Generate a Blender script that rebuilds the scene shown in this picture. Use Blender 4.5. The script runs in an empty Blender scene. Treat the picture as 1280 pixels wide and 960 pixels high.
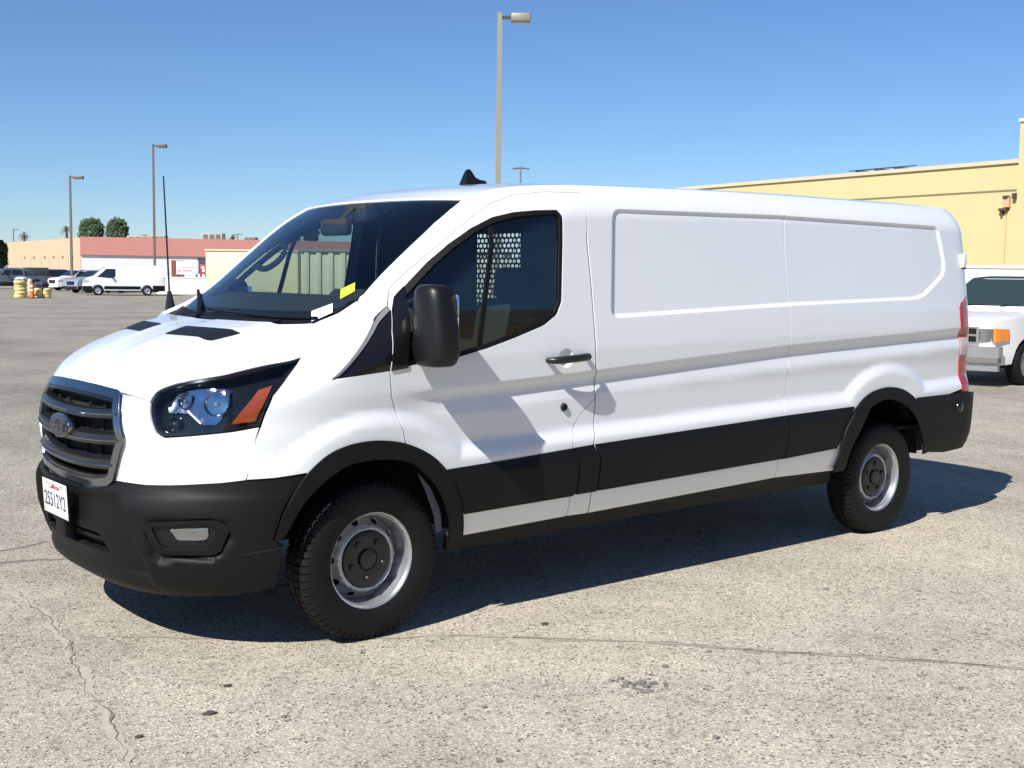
import bpy, bmesh, math, random
import numpy as np
from mathutils import Vector, Matrix
from mathutils.geometry import delaunay_2d_cdt

# ------------------------------------------------------------------ camera, sky, sun, exposure
CP = np.array([-2.8177, -5.3599, 1.5992]); YAW, PIT, ROL, FPX = 0.68462, -0.09138, 0.01239, 1522.25
scene = bpy.context.scene
COL = scene.collection
_f = np.array([math.sin(YAW)*math.cos(PIT), math.cos(YAW)*math.cos(PIT), math.sin(PIT)])
_r = np.array([math.cos(YAW), -math.sin(YAW), 0.0]); _u = np.cross(_r, _f)
RR = math.cos(ROL)*_r + math.sin(ROL)*_u; UU = -math.sin(ROL)*_r + math.cos(ROL)*_u
CR = np.array([RR, UU, _f])
cd = bpy.data.cameras.new('camera'); cam = bpy.data.objects.new('camera', cd); COL.objects.link(cam)
cd.sensor_fit = 'HORIZONTAL'; cd.sensor_width = 36; cd.lens = FPX/1280*36
cd.clip_start = .1; cd.clip_end = 9000
cam.matrix_world = Matrix([[RR[i], UU[i], -_f[i], CP[i]] for i in range(3)] + [[0, 0, 0, 1]])
scene.camera = cam

SUNV = Vector((-.95, -.275, 1.0)).normalized()          # towards the sun
el = math.asin(SUNV.z)
w = bpy.data.worlds.new('World'); scene.world = w; w.use_nodes = True
nt = w.node_tree; bg = nt.nodes['Background']
sky = nt.nodes.new('ShaderNodeTexSky'); sky.sky_type = 'NISHITA'; sky.sun_disc = False
sky.sun_elevation = el; sky.sun_rotation = math.atan2(SUNV.x, SUNV.y)
sky.altitude = 0; sky.air_density = .9; sky.dust_density = 0; sky.ozone_density = 10
nt.links.new(sky.outputs[0], bg.inputs[0]); bg.inputs[1].default_value = .072
sd = bpy.data.lights.new('sun', 'SUN'); sd.energy = 4.4; sd.angle = math.radians(.5); sd.color = (1, .96, .9)
sun = bpy.data.objects.new('sun', sd); COL.objects.link(sun)
sun.rotation_euler = (-SUNV).to_track_quat('-Z', 'Y').to_euler(); sun.location = (-20, -10, 30)
scene.view_settings.view_transform = 'Standard'; scene.view_settings.look = 'None'
scene.view_settings.exposure = .70; scene.view_settings.gamma = 1

# ------------------------------------------------------------------ helpers
rnd = random.Random(7)
def ray(px, py):
    return np.array([(px-640)/FPX, -(py-480)/FPX, 1.0]) @ CR
def hit(px, py, ax, val):
    d = ray(px, py); return CP + d*((val-CP[ax])/d[ax])
def proj(P):
    q = (np.asarray(P)-CP) @ CR.T
    return np.stack([640+FPX*q[..., 0]/q[..., 2], 480-FPX*q[..., 1]/q[..., 2]], -1)
def atdist(px, py, depth):
    return CP + ray(px, py)*depth

MATS = {}
def mat(name, col, rough=.5, metal=0., coat=0., spec=.5, bump=0., bscale=200., var=0., vscale=3., trans=0., alpha=1., emit=None, coat_rough=.03):
    if name in MATS: return MATS[name]
    m = bpy.data.materials.new(name); m.use_nodes = True; n = m.node_tree; b = n.nodes['Principled BSDF']
    c = (*col, 1); b.inputs['Base Color'].default_value = c
    b.inputs['Roughness'].default_value = rough; b.inputs['Metallic'].default_value = metal
    b.inputs['Coat Weight'].default_value = coat; b.inputs['Coat Roughness'].default_value = coat_rough
    b.inputs['Specular IOR Level'].default_value = spec
    b.inputs['Transmission Weight'].default_value = trans; b.inputs['Alpha'].default_value = alpha
    tc = n.nodes.new('ShaderNodeTexCoord')
    if var:
        no = n.nodes.new('ShaderNodeTexNoise'); no.inputs['Scale'].default_value = vscale; no.inputs['Detail'].default_value = 6
        n.links.new(tc.outputs['Object'], no.inputs['Vector'])
        mx = n.nodes.new('ShaderNodeMix'); mx.data_type = 'RGBA'
        mx.inputs[6].default_value = tuple(x*(1-var) for x in col)+(1,); mx.inputs[7].default_value = tuple(min(1, x*(1+var)) for x in col)+(1,)
        n.links.new(no.outputs[0], mx.inputs[0]); n.links.new(mx.outputs[2], b.inputs['Base Color'])
    if bump:
        nb = n.nodes.new('ShaderNodeTexNoise'); nb.inputs['Scale'].default_value = bscale; nb.inputs['Detail'].default_value = 3
        n.links.new(tc.outputs['Object'], nb.inputs['Vector'])
        bp = n.nodes.new('ShaderNodeBump'); bp.inputs['Strength'].default_value = bump; bp.inputs['Distance'].default_value = .002
        n.links.new(nb.outputs[0], bp.inputs['Height']); n.links.new(bp.outputs[0], b.inputs['Normal'])
    if emit: b.inputs['Emission Color'].default_value = (*emit, 1); b.inputs['Emission Strength'].default_value = 1
    MATS[name] = m; return m
def glass(name, tint, ior=1.52, rough=.0):
    if name in MATS: return MATS[name]
    m = bpy.data.materials.new(name); m.use_nodes = True; n = m.node_tree
    for x in list(n.nodes): n.nodes.remove(x)
    o = n.nodes.new('ShaderNodeOutputMaterial'); t = n.nodes.new('ShaderNodeBsdfTransparent'); g = n.nodes.new('ShaderNodeBsdfGlossy')
    t.inputs[0].default_value = (*tint, 1); g.inputs['Roughness'].default_value = rough; g.inputs[0].default_value = (1, 1, 1, 1)
    f = n.nodes.new('ShaderNodeFresnel'); f.inputs[0].default_value = ior
    ge = n.nodes.new('ShaderNodeNewGeometry'); ma = n.nodes.new('ShaderNodeMath'); ma.operation = 'MULTIPLY_ADD'; ma.inputs[1].default_value = -2; ma.inputs[2].default_value = 1; n.links.new(ge.outputs['Backfacing'], ma.inputs[0])
    po = n.nodes.new('ShaderNodeMath'); po.operation = 'POWER'; po.inputs[0].default_value = ior; n.links.new(ma.outputs[0], po.inputs[1]); n.links.new(po.outputs[0], f.inputs[0])   # a thin pane reflects alike from both faces
    mx = n.nodes.new('ShaderNodeMixShader')
    n.links.new(f.outputs[0], mx.inputs[0]); n.links.new(t.outputs[0], mx.inputs[1]); n.links.new(g.outputs[0], mx.inputs[2]); n.links.new(mx.outputs[0], o.inputs[0])
    MATS[name] = m; return m

PAINT = mat('white_paint', (.735, .76, .775), .34, coat=1.0, var=.015, vscale=2, coat_rough=.025)
PLAST = mat('grained_black_plastic', (.0045, .0047, .005), .55, spec=.22, bump=.25, bscale=500, var=.3, vscale=4)
GLOSSB = mat('gloss_black', (.008, .008, .009), .12)
RUBBER = mat('tyre_rubber', (.0062, .006, .0058), .66, spec=.26, var=.35, vscale=9, bump=.2, bscale=90)
SEAL = mat('seal_rubber', (.005, .005, .005), .6, spec=.2)
CHROME = mat('chrome', (.75, .76, .78), .12, 1.0)
DCHROME = mat('dark_chrome', (.30, .31, .33), .22, 1.0)
STEEL = mat('silver_wheel_paint', (.43, .44, .46), .33, .7, var=.12, vscale=20)
DARK = mat('dark_interior', (.02, .022, .026), .7, var=.2)
TRIM = mat('grey_interior_trim', (.38, .41, .44), .7, var=.1)
VOID = mat('underbody_black', (.006, .006, .006), .9)
AMBER = mat('amber_lens', (.30, .045, .006), .3, coat=.4, bump=.5, bscale=160)
RED = mat('red_lens', (.36, .022, .02), .15, coat=.6)
WLENS = mat('pale_lens', (.56, .45, .43), .15, coat=.6)
WSG = glass('windshield_glass', (.74, .84, .82))
DRG = glass('door_glass', (.46, .56, .55), 1.75)
LENS = glass('clear_lens', (.88, .92, .95), 1.35)

def link(o, parent=None):
    COL.objects.link(o)
    if parent: o.parent = parent
    return o
def mesh_obj(name, V, F, m, parent=None, smooth=None, N=None):
    me = bpy.data.meshes.new(name); me.from_pydata([tuple(map(float, v)) for v in V], [], F)
    if m: me.materials.append(m)
    if N is not None:
        me.polygons.foreach_set('use_smooth', [True]*len(me.polygons)); me.normals_split_custom_set_from_vertices([tuple(map(float, n)) for n in N])
    elif smooth is not None:
        me.polygons.foreach_set('use_smooth', [True]*len(me.polygons)); me.set_sharp_from_angle(angle=math.radians(smooth))
    me.update()
    return link(bpy.data.objects.new(name, me), parent)
def thing(name, label, cat, loc=(0, 0, 0), rz=0., group=None):
    o = bpy.data.objects.new(name, None); o.empty_display_size = .2; COL.objects.link(o); o.location = loc; o.rotation_euler = (0, 0, rz)
    return tag(o, label, cat, group)
def tag(o, label=None, cat=None, group=None, kind=None):
    if label: o['label'] = label
    if cat: o['category'] = cat
    if group: o['group'] = group
    if kind: o['kind'] = kind
    return o
class MB:
    def __init__(s): s.V = []; s.F = []
    def add(s, V, F):
        b = len(s.V); s.V += [tuple(v) for v in V]; s.F += [tuple(i+b for i in f) for f in F]; return s
    def box(s, c, d, bev=0., rz=0., tap=1.):
        bm = bmesh.new(); bmesh.ops.create_cube(bm, size=1)
        for v in bm.verts:
            k = tap if v.co.z > 0 else 1
            v.co = Vector((v.co.x*d[0]*k, v.co.y*d[1]*k, v.co.z*d[2]))
        if bev: bmesh.ops.bevel(bm, geom=list(bm.edges), offset=bev, segments=2, affect='EDGES', profile=.5)
        M = Matrix.Translation(c) @ Matrix.Rotation(rz, 4, 'Z'); bm.transform(M)
        bm.verts.index_update(); s.add([v.co[:] for v in bm.verts], [[v.index for v in f.verts] for f in bm.faces]); bm.free(); return s
    def tube(s, pts, r, n=8, cap=True):
        P = [np.array(p, float) for p in pts]; rs = r if hasattr(r, '__len__') else [r]*len(P); V = []; F = []
        for i, p in enumerate(P):
            t = P[min(i+1, len(P)-1)]-P[max(i-1, 0)]; t /= np.linalg.norm(t)+1e-12
            a = np.cross(t, [0, 0, 1.]) if abs(t[2]) < .95 else np.cross(t, [1., 0, 0]); a /= np.linalg.norm(a); b = np.cross(t, a)
            for k in range(n):
                an = 2*math.pi*k/n; V.append(p+rs[i]*(math.cos(an)*a+math.sin(an)*b))
        for i in range(len(P)-1):
            for k in range(n):
                k2 = (k+1) % n; F.append((i*n+k, i*n+k2, (i+1)*n+k2, (i+1)*n+k))
        if cap: F.append(tuple(range(n))[::-1]); F.append(tuple(range((len(P)-1)*n, len(P)*n)))
        return s.add(V, F)
    def lathe(s, prof, n=32, axis='y', c=(0, 0, 0), closed=False):
        V = []; F = []; m = len(prof)
        for k in range(n):
            a = 2*math.pi*k/n
            for (h, r) in prof:
                if axis == 'y': V.append((c[0]+r*math.cos(a), c[1]+h, c[2]+r*math.sin(a)))
                else: V.append((c[0]+r*math.cos(a), c[1]+r*math.sin(a), c[2]+h))
        for k in range(n):
            k2 = (k+1) % n
            for i in range(m-1 if not closed else m):
                i2 = (i+1) % m; F.append((k*m+i, k*m+i2, k2*m+i2, k2*m+i))
        return s.add(V, F)
    def prism(s, poly, y0, y1, plane='xz'):
        n = len(poly); mk = (lambda a, b, h: (a, h, b)) if plane == 'xz' else ((lambda a, b, h: (a, b, h)) if plane == 'xy' else (lambda a, b, h: (h, a, b)))
        V = [mk(a, b, y0) for a, b in poly]+[mk(a, b, y1) for a, b in poly]
        F = [tuple(range(n)), tuple(range(n, 2*n))[::-1]]+[(i, n+i, n+(i+1) % n, (i+1) % n) for i in range(n)]
        return s.add(V, F)
    def build(s, name, m, parent=None, smooth=35):
        o = mesh_obj(name, s.V, s.F, m, parent, None)
        bm = bmesh.new(); bm.from_mesh(o.data); bmesh.ops.recalc_face_normals(bm, faces=bm.faces); bm.to_mesh(o.data); bm.free()
        if smooth: o.data.polygons.foreach_set('use_smooth', [True]*len(o.data.polygons)); o.data.set_sharp_from_angle(angle=math.radians(smooth))
        return o
def pch(xs, ys):
    xs = np.array(xs, float); ys = np.array(ys, float); h = np.diff(xs); d = np.diff(ys)/h; m = np.zeros(len(xs)); m[0] = d[0]; m[-1] = d[-1]
    for i in range(1, len(xs)-1):
        if d[i-1]*d[i] > 0:
            w1 = 2*h[i]+h[i-1]; w2 = h[i]+2*h[i-1]; m[i] = (w1+w2)/(w1/d[i-1]+w2/d[i])
    def f(x):
        x = np.asarray(x, float); xc = np.clip(x, xs[0], xs[-1]); i = np.clip(np.searchsorted(xs, xc)-1, 0, len(xs)-2); t = (xc-xs[i])/h[i]
        r = (2*t**3-3*t**2+1)*ys[i]+(t**3-2*t**2+t)*h[i]*m[i]+(-2*t**3+3*t**2)*ys[i+1]+(t**3-t**2)*h[i]*m[i+1]
        return r + np.where(x > xs[-1], (x-xs[-1])*m[-1], 0) + np.where(x < xs[0], (x-xs[0])*m[0], 0)
    return f
def sstep(a, b, x):
    t = np.clip((x-a)/(b-a), 0, 1); return t*t*(3-2*t)
def inpoly(P, poly):
    x, y = P[:, 0], P[:, 1]; r = np.zeros(len(P), bool); n = len(poly)
    for i in range(n):
        x1, y1 = poly[i]; x2, y2 = poly[(i+1) % n]
        if y1 == y2: continue
        c = ((y1 > y) != (y2 > y)) & (x < (x2-x1)*(y-y1)/(y2-y1)+x1); r ^= c
    return r
def pdist(P, poly):
    d = np.full(len(P), 1e9); n = len(poly)
    for i in range(n):
        a = np.array(poly[i]); b = np.array(poly[(i+1) % n]); ab = b-a; L = ab@ab
        if L < 1e-14: continue
        t = np.clip(((P-a)@ab)/L, 0, 1); d = np.minimum(d, np.hypot(*(P-(a+t[:, None]*ab)).T))
    return d
def resample(poly, ds):
    out = []; n = len(poly)
    for i in range(n):
        a = np.array(poly[i]); b = np.array(poly[(i+1) % n]); L = np.hypot(*(b-a)); k = max(1, int(math.ceil(L/ds)))
        if L < 1e-6: continue
        for j in range(k): out.append(a+(b-a)*j/k)
    return out
def rounded(poly, r, k=5):
    out = []; n = len(poly)
    for i in range(n):
        p0, p, p1 = (np.array(poly[(i+d) % n], float) for d in (-1, 0, 1)); a = p0-p; b = p1-p; la, lb = np.hypot(*a), np.hypot(*b)
        rr = r[i] if hasattr(r, '__len__') else r; q = min(rr, .45*la, .45*lb); A = p+a/la*q; B = p+b/lb*q
        for j in range(k+1):
            t = j/k; out.append((1-t)**2*A+2*t*(1-t)*p+t*t*B)
    return out
def spl(pts, k=6):
    P = [np.array(p, float) for p in pts]; out = []
    for i in range(len(P)-1):
        p0 = P[max(i-1, 0)]; p1 = P[i]; p2 = P[i+1]; p3 = P[min(i+2, len(P)-1)]
        for j in range(k):
            t = j/k; out.append(.5*((2*p1)+(-p0+p2)*t+(2*p0-5*p1+4*p2-p3)*t*t+(-p0+3*p1-3*p2+p3)*t**3))
    out.append(P[-1]); return out

def inset0(poly, d):
    P = np.array(poly); ar = .5*np.sum(P[:, 0]*np.roll(P[:, 1], -1)-np.roll(P[:, 0], -1)*P[:, 1]); t = np.roll(P, -1, 0)-np.roll(P, 1, 0); t /= np.linalg.norm(t, axis=1)[:, None]+1e-9
    return [p for p in P+np.stack([-t[:, 1], t[:, 0]], 1)*(d if ar > 0 else -d)]
def panel(name, surf, outer, m, parent, holes=(), step=.03, off=0., depth=.014, mirror=False, ds=None, both=None, feat=()):
    """A sheet cut out of a curved surface: outline in surface parameters, edges turned inwards by depth."""
    loops = [resample(outer, ds or step*.6)]+[resample(h, ds or step*.6) for h in holes]
    pts = []; edges = []
    for L in loops:
        b = len(pts); pts += [tuple(p) for p in L]; edges += [(b+i, b+(i+1) % len(L)) for i in range(len(L))]
    o = np.array(loops[0]); lo = o.min(0); hi = o.max(0)
    gx = np.arange(lo[0]+step*.5, hi[0], step); gz = np.arange(lo[1]+step*.5, hi[1], step)
    if len(gx) and len(gz):
        G = np.array([(a+(step*.5 if j % 2 else 0), b) for j, b in enumerate(gz) for a in gx])
        ok = inpoly(G, loops[0])
        for h in loops[1:]: ok &= ~inpoly(G, h)
        G = G[ok]
        if len(G):
            dd = np.min([pdist(G, L) for L in loops], axis=0); G = G[dd > step*.4]
            FP = []
            for fl in feat:
                f = np.array(fl); ok = inpoly(f, loops[0])
                for h in loops[1:]: ok &= ~inpoly(f, h)
                ok &= np.min([pdist(f, L) for L in loops], axis=0) > .004
                for k in range(len(f)-1):
                    if ok[k] and ok[k+1]: b = len(pts)+len(FP)*0; pass
                FP.append((f, ok))
            for f, ok in FP:
                idx = {}
                for k in np.nonzero(ok)[0]: idx[k] = len(pts); pts.append(tuple(f[k]))
                edges += [(idx[k], idx[k+1]) for k in idx if k+1 in idx]
                if ok.any() and len(G):
                    c = f[ok]; dm = np.full(len(G), 9.)
                    for p in c: dm = np.minimum(dm, np.hypot(*(G-p).T))
                    G = G[dm > step*.42]
            pts += [tuple(g) for g in G]
    r = delaunay_2d_cdt([Vector((float(a), float(b))) for a, b in pts], edges, [], 0, 1e-7)
    v2 = np.array([tuple(v) for v in r[0]]); F = np.array([tuple(f) for f in r[2] if len(f) == 3])
    cen = v2[F].mean(1); ok = inpoly(cen, loops[0])
    for h in loops[1:]: ok &= ~inpoly(cen, h)
    F = F[ok]
    def full(ab):
        a, b = ab[:, 0], ab[:, 1]; e = 1.5e-3
        du = surf(a+e, b)-surf(a-e, b); dv = surf(a, b+e)-surf(a, b-e); nn = np.cross(du, dv); nn /= np.linalg.norm(nn, axis=1)[:, None]+1e-15
        return surf(a, b), nn, du, dv
    P, N, _, _ = full(v2); P = P+off*N
    # orientation: triangles follow N
    t = np.cross(P[F[:, 1]]-P[F[:, 0]], P[F[:, 2]]-P[F[:, 0]]); flip = (t*N[F[:, 0]]).sum(1) < 0
    F[flip] = F[flip][:, ::-1]
    V = [P]; NN = [N]; FF = [tuple(f) for f in F]; base = len(P)
    if depth:
        for li, L in enumerate(loops):
            L = np.array(L); p, n, du, dv = full(L); p = p+off*n
            tg = np.roll(p, -1, 0)-np.roll(p, 1, 0); s = np.cross(tg, n); s /= np.linalg.norm(s, axis=1)[:, None]+1e-12
            area = .5*np.sum(L[:, 0]*np.roll(L[:, 1], -1)-np.roll(L[:, 0], -1)*L[:, 1])
            if (area < 0) != (li > 0): s = -s
            k = len(L); bev = min(.0025, depth*.4)
            rings = [p, p-n*bev*.35+s*bev*.0, p-n*depth]; norms = [n, (s+n*.45), s]
            for q, nm in zip(rings, norms): V.append(q); NN.append(nm/np.linalg.norm(nm, axis=1)[:, None])
            for g in range(2):
                for i in range(k):
                    j = (i+1) % k; a, b, c, d = base+g*k+i, base+g*k+j, base+(g+1)*k+j, base+(g+1)*k+i
                    FF.append((a, b, c, d) if (area > 0) == (li == 0) else (d, c, b, a))
            base += 3*k
    V = np.concatenate(V); NN = np.concatenate(NN)
    # make rim faces agree with their normals
    FO = []
    for f in FF:
        if len(f) == 4:
            t = np.cross(V[f[1]]-V[f[0]], V[f[3]]-V[f[0]])
            if t@NN[f[0]]+t@NN[f[2]] < 0: f = f[::-1]
        FO.append(f)
    ob = mesh_obj(name, V, FO, m, parent, N=NN)
    if mirror:
        V2 = V*[1, -1, 1]; N2 = NN*[1, -1, 1]
        ob2 = mesh_obj(name, V2, [f[::-1] for f in FO], m, both or parent, N=N2)
        return ob, ob2
    return ob
def mirror_mesh(o, parent=None):
    me = o.data.copy(); c = np.zeros(len(me.vertices)*3); me.vertices.foreach_get('co', c); c = c.reshape(-1, 3); c[:, 1] *= -1
    me.vertices.foreach_set('co', c.ravel()); me.flip_normals(); me.update()
    n = bpy.data.objects.new(o.name.split('.')[0], me); COL.objects.link(n); n.parent = parent or o.parent; return n

# ------------------------------------------------------------------ body surface of the van
RAKE = .0155; X0 = .05; NX = 2.65; XR0 = 4.55; NR = 3.0
Wz = pch([.22, .30, .36, .42, .52, .76, .86, .96, 1.10, 1.19, 1.26, 1.4, 1.6, 1.8, 1.95, 2.1], [.88, .905, .93, .966, .998, 1.010, 1.003, 1.003, 1.0135, 1.0135, 1.0075, .9908, .967, .9432, .9254, .9075])
ZU = pch([-.7, -.45, -.197, -.04, .652, .85, 1.05, 1.3, 3.0, 4.5, 5.], [1.17, 1.27, 1.366, 1.43, 1.944, 2.0, 2.022, 2.035, 2.062, 2.062, 2.05])
DL = pch([-.6, -.45, -.197, .652, 1.0, 1.3, 5], [.06, .14, .195, .19, .125, .10, .10])
DD = pch([-.5, .652, 1.0, 1.3, 5], [.24, .26, .19, .17, .17])
CF = pch([.2, .3, .5, .70, .9, 1.0, 1.08, 1.15, 1.25, 1.37, 1.6, 2.1], [-.90, -.93, -.95, -.961, -.974, -.95, -.9075, -.86, -.78, -.66, -.40, -.2])
XR = pch([.3, .6, 1.2, 1.6, 1.9, 2.1], [4.95, 4.95, 4.945, 4.92, 4.87, 4.80])
_tt = np.linspace(0, math.pi/2, 20001)
def _arc(ax, by, n):
    x = ax*np.cos(_tt)**(2/n); y = by*np.sin(_tt)**(2/n); return np.concatenate([[0], np.cumsum(np.hypot(np.diff(x), np.diff(y)))])
QN = _arc(1., 1., NX); Q = QN[-1]; QREF = _arc(1., .40, NR)   # rear: t from side (y) to rear centre
QR = Q+XR0-X0
class Body:
    def __init__(s, cf, wz=Wz, disp=None): s.cf = cf; s.wz = wz; s.disp = disp
    def W(s, x, z, full=True):
        wv = s.wz(z-RAKE*x); d = ZU(x)-z
        wv = wv-DL(x)*np.clip(1-d/DD(x), 0, 1.5)**2
        wv = wv*(1-.035*np.clip((x-3.9)/1.05, 0, 1)**2)
        if full and s.disp is not None: wv = wv+s.disp(x, z)
        return wv
    def surf(s, q, z, full=True):
        q = np.asarray(q, float); z = np.asarray(z, float); q, z = np.broadcast_arrays(q, z)
        sg = np.where(q < 0, -1., 1.); a = np.abs(q)
        t = np.interp(a, QN, _tt); A = X0-s.cf(z)
        xn = X0-A*np.cos(t)**(2/NX); fn = np.sin(t)**(2/NX)
        t2 = np.interp(a-QR, QREF, _tt); AR = XR(z)-XR0
        xr = XR0+AR*np.sin(t2)**(2/NR); fr = np.clip(np.cos(t2), 0, 1)**(2/NR)
        x = np.where(a < Q, xn, np.where(a < QR, X0+a-Q, xr)); f = np.where(a < Q, fn, np.where(a < QR, 1., fr))
        return np.stack([x, -sg*s.W(x, z, full)*f, z], -1)
    def g(s, P, full):
        x, y, z = P[:, 0], -P[:, 1], P[:, 2]; wv = np.maximum(s.W(x, z, full), .05); A = np.maximum(X0-s.cf(z), .05); AR = XR(z)-XR0
        yy = np.maximum(y, 0)/wv
        n = yy**NX+(np.maximum(X0-x, 0)/A)**NX-1; r = yy**NR+(np.maximum(x-XR0, 0)/AR)**NR-1
        return np.where(x < X0, n, np.where(x > XR0, r, yy-1))
    def inv(s, p):
        x, y, z = p[0], abs(p[1]), p[2]; wv = float(s.W(x, z)); A = X0-float(s.cf(z)); AR = float(XR(z))-XR0; sg = -1 if p[1] > 0 else 1
        if x < X0: t = math.atan2((y/wv)**(NX/2), ((X0-x)/A)**(NX/2)); return sg*float(np.interp(t, _tt, QN)), z
        if x < XR0: return sg*(Q+x-X0), z
        t = math.atan2(((x-XR0)/AR)**(NR/2), (y/wv)**(NR/2)); return sg*(QR+float(np.interp(t, _tt, QREF))), z
    def hit3(s, px, py, full=True):
        d = ray(px, py); ts = np.linspace(2.5, 11, 3000); P = CP+ts[:, None]*d; gv = s.g(P, full); gv[P[:, 1] > .6] = 9
        i = np.argmax(gv < 0)
        if gv[i] >= 0: i = int(np.argmin(gv)); return CP+ts[i]*d
        a, b = ts[i-1], ts[i]
        for _ in range(30):
            m = (a+b)/2
            if s.g((CP+m*d)[None], full)[0] < 0: b = m
            else: a = m
        return CP+b*d
    def px(s, pts, full=True): return [np.array(s.inv(s.hit3(x, y, full))) for x, y in pts]
    def qy(s, y, z):   # nose parameter from lateral position
        wv = 1.0; t = math.asin(min(1, (abs(y)/wv))**(NX/2)); return float(np.interp(t, _tt, QN))*(1 if y <= 0 else -1)
B0 = Body(CF)
def line(pts, y):
    P = np.array([hit(a, b, 1, y) for a, b in pts]); o = np.argsort(P[:, 0]); P = P[o]
    return lambda x: np.interp(x, P[:, 0], P[:, 2])+np.where(x > P[-1, 0], (x-P[-1, 0])*.03, 0)
ZCT = line([(559, 585), (743.5, 556), (900, 532), (980, 520), (1068, 508)], -1.03)
ZBT = line([(560, 487), (744.3, 464), (987, 432), (1198, 411)], -1.014)
ZBB = line([(560, 497), (744, 474), (987, 444), (1198, 420)], -1.012)
RECP = rounded([b[:2] for b in [(lambda h: (h[0], h[2]))(B0.hit3(x, y, False)) for x, y in [(764, 261), (970, 269), (1172, 283), (1182, 330), (1180, 345), (1153, 374), (991, 382), (764, 398)]]], [.06, .01, .05, .05, .08, .1, .01, .06])
RECP = [np.array(p) for p in RECP]
def disp(x, z):
    sh = np.broadcast(x, z).shape; x = np.broadcast_to(x, sh).ravel(); z = np.broadcast_to(z, sh).ravel()
    d = np.zeros(len(x))
    zt = ZBT(x); zb = ZBB(x); fade = sstep(.05, .5, x)*(1-sstep(4.55, 4.75, x))
    s = (z-zb)/(zt-zb)
    band = np.where(s > .5, -.016*(1-sstep(.0, 1.35, s)), 0)
    band = -.016*np.where(s >= 0, 1-sstep(-.1, 1.25, s)*1.0, 0)
    low = -.019*(1-sstep(0, .09, zb-z)); band = np.where(s >= 0, -.019*(1-np.clip(s, 0, 1)**1.3), low)
    d += fade*band
    r = np.minimum(z-(ZCT(x)+.02), np.minimum(np.hypot(x-.0, z-.36)-.575, np.hypot(x-3.73, z-.40)-.60))
    k = .03; 
    d += .026*(1-sstep(0, .085, r))*sstep(-.75, -.45, x)*(1-.0*x)
    P = np.stack([x, z], 1); near = (x > 1.0) & (z > 1.2)
    if near.any():
        pn = P[near]; ins = inpoly(pn, RECP); dd = pdist(pn, RECP); sd_ = np.where(ins, -dd, dd)
        d[near] -= .015*(1-sstep(-.019, .003, sd_))
    return d.reshape(sh)
BODY = Body(CF, Wz, disp)
CB = pch([.22, .27, .32, .40, .50, .60, .66, .69, .73, .78], [-.86, -.93, -.975, -1.005, -1.02, -1.018, -1.0, -.972, -.955, -.95])
WB = pch([.20, .26, .32, .40, .52, .62, .70, .78], [.93, .965, .99, 1.005, 1.012, 1.016, 1.016, 1.012])
BUMP0 = Body(CB, WB, lambda x, z: .018*sstep(-.8, -.4, x)+0*z)
S = BODY.surf

# patch: four-sided sheet spanned between a centre curve and an edge curve (mirrored about y = 0)
class Patch:
    def __init__(s, C, E, p=4., px_=2., dispf=None):
        s.C = np.array(C, float); s.E = np.array(E, float); s.p = p; s.px = px_; s.d = dispf
        f = lambda A: np.concatenate([[0], np.cumsum(np.linalg.norm(np.diff(A, axis=0), axis=1))])
        s.tc = f(s.C); s.tc /= s.tc[-1]; s.te = f(s.E); s.te /= s.te[-1]
        s.fc = [pch(s.tc, s.C[:, i]) for i in range(3)]; s.fe = [pch(s.te, s.E[:, i]) for i in range(3)]
    def __call__(s, a, v):
        a = np.asarray(a, float); v = np.asarray(v, float); c = [f(v) for f in s.fc]; e = [f(v) for f in s.fe]; u = np.abs(a)
        x = c[0]+(e[0]-c[0])*u**s.px; z = c[2]+(e[2]-c[2])*u**s.p; y = -np.abs(e[1])*a
        P = np.stack([x, y, z], -1)
        if s.d is not None: P[..., 2] += s.d(a, v, x, y)
        return P
    def find(s, px, py, lo=(-1, 0), hi=(1, 1)):
        lo = np.array(lo, float); hi = np.array(hi, float)
        for _ in range(6):
            A, Vv = np.meshgrid(np.linspace(lo[0], hi[0], 61), np.linspace(lo[1], hi[1], 61)); P = proj(s(A, Vv)); d = np.hypot(P[..., 0]-px, P[..., 1]-py)
            i = np.unravel_index(np.argmin(d), d.shape); c = np.array([A[i], Vv[i]]); r = (hi-lo)/25; lo = c-r; hi = c+r
        return c
    def findxy(s, x, y):
        lo = np.array([-1., 0]); hi = np.array([1., 1])
        for _ in range(6):
            A, Vv = np.meshgrid(np.linspace(lo[0], hi[0], 61), np.linspace(lo[1], hi[1], 61)); P = s(A, Vv); d = np.hypot(P[..., 0]-x, P[..., 1]-y)
            i = np.unravel_index(np.argmin(d), d.shape); c = np.array([A[i], Vv[i]]); r = (hi-lo)/25; lo = c-r; hi = c+r
        return c

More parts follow.
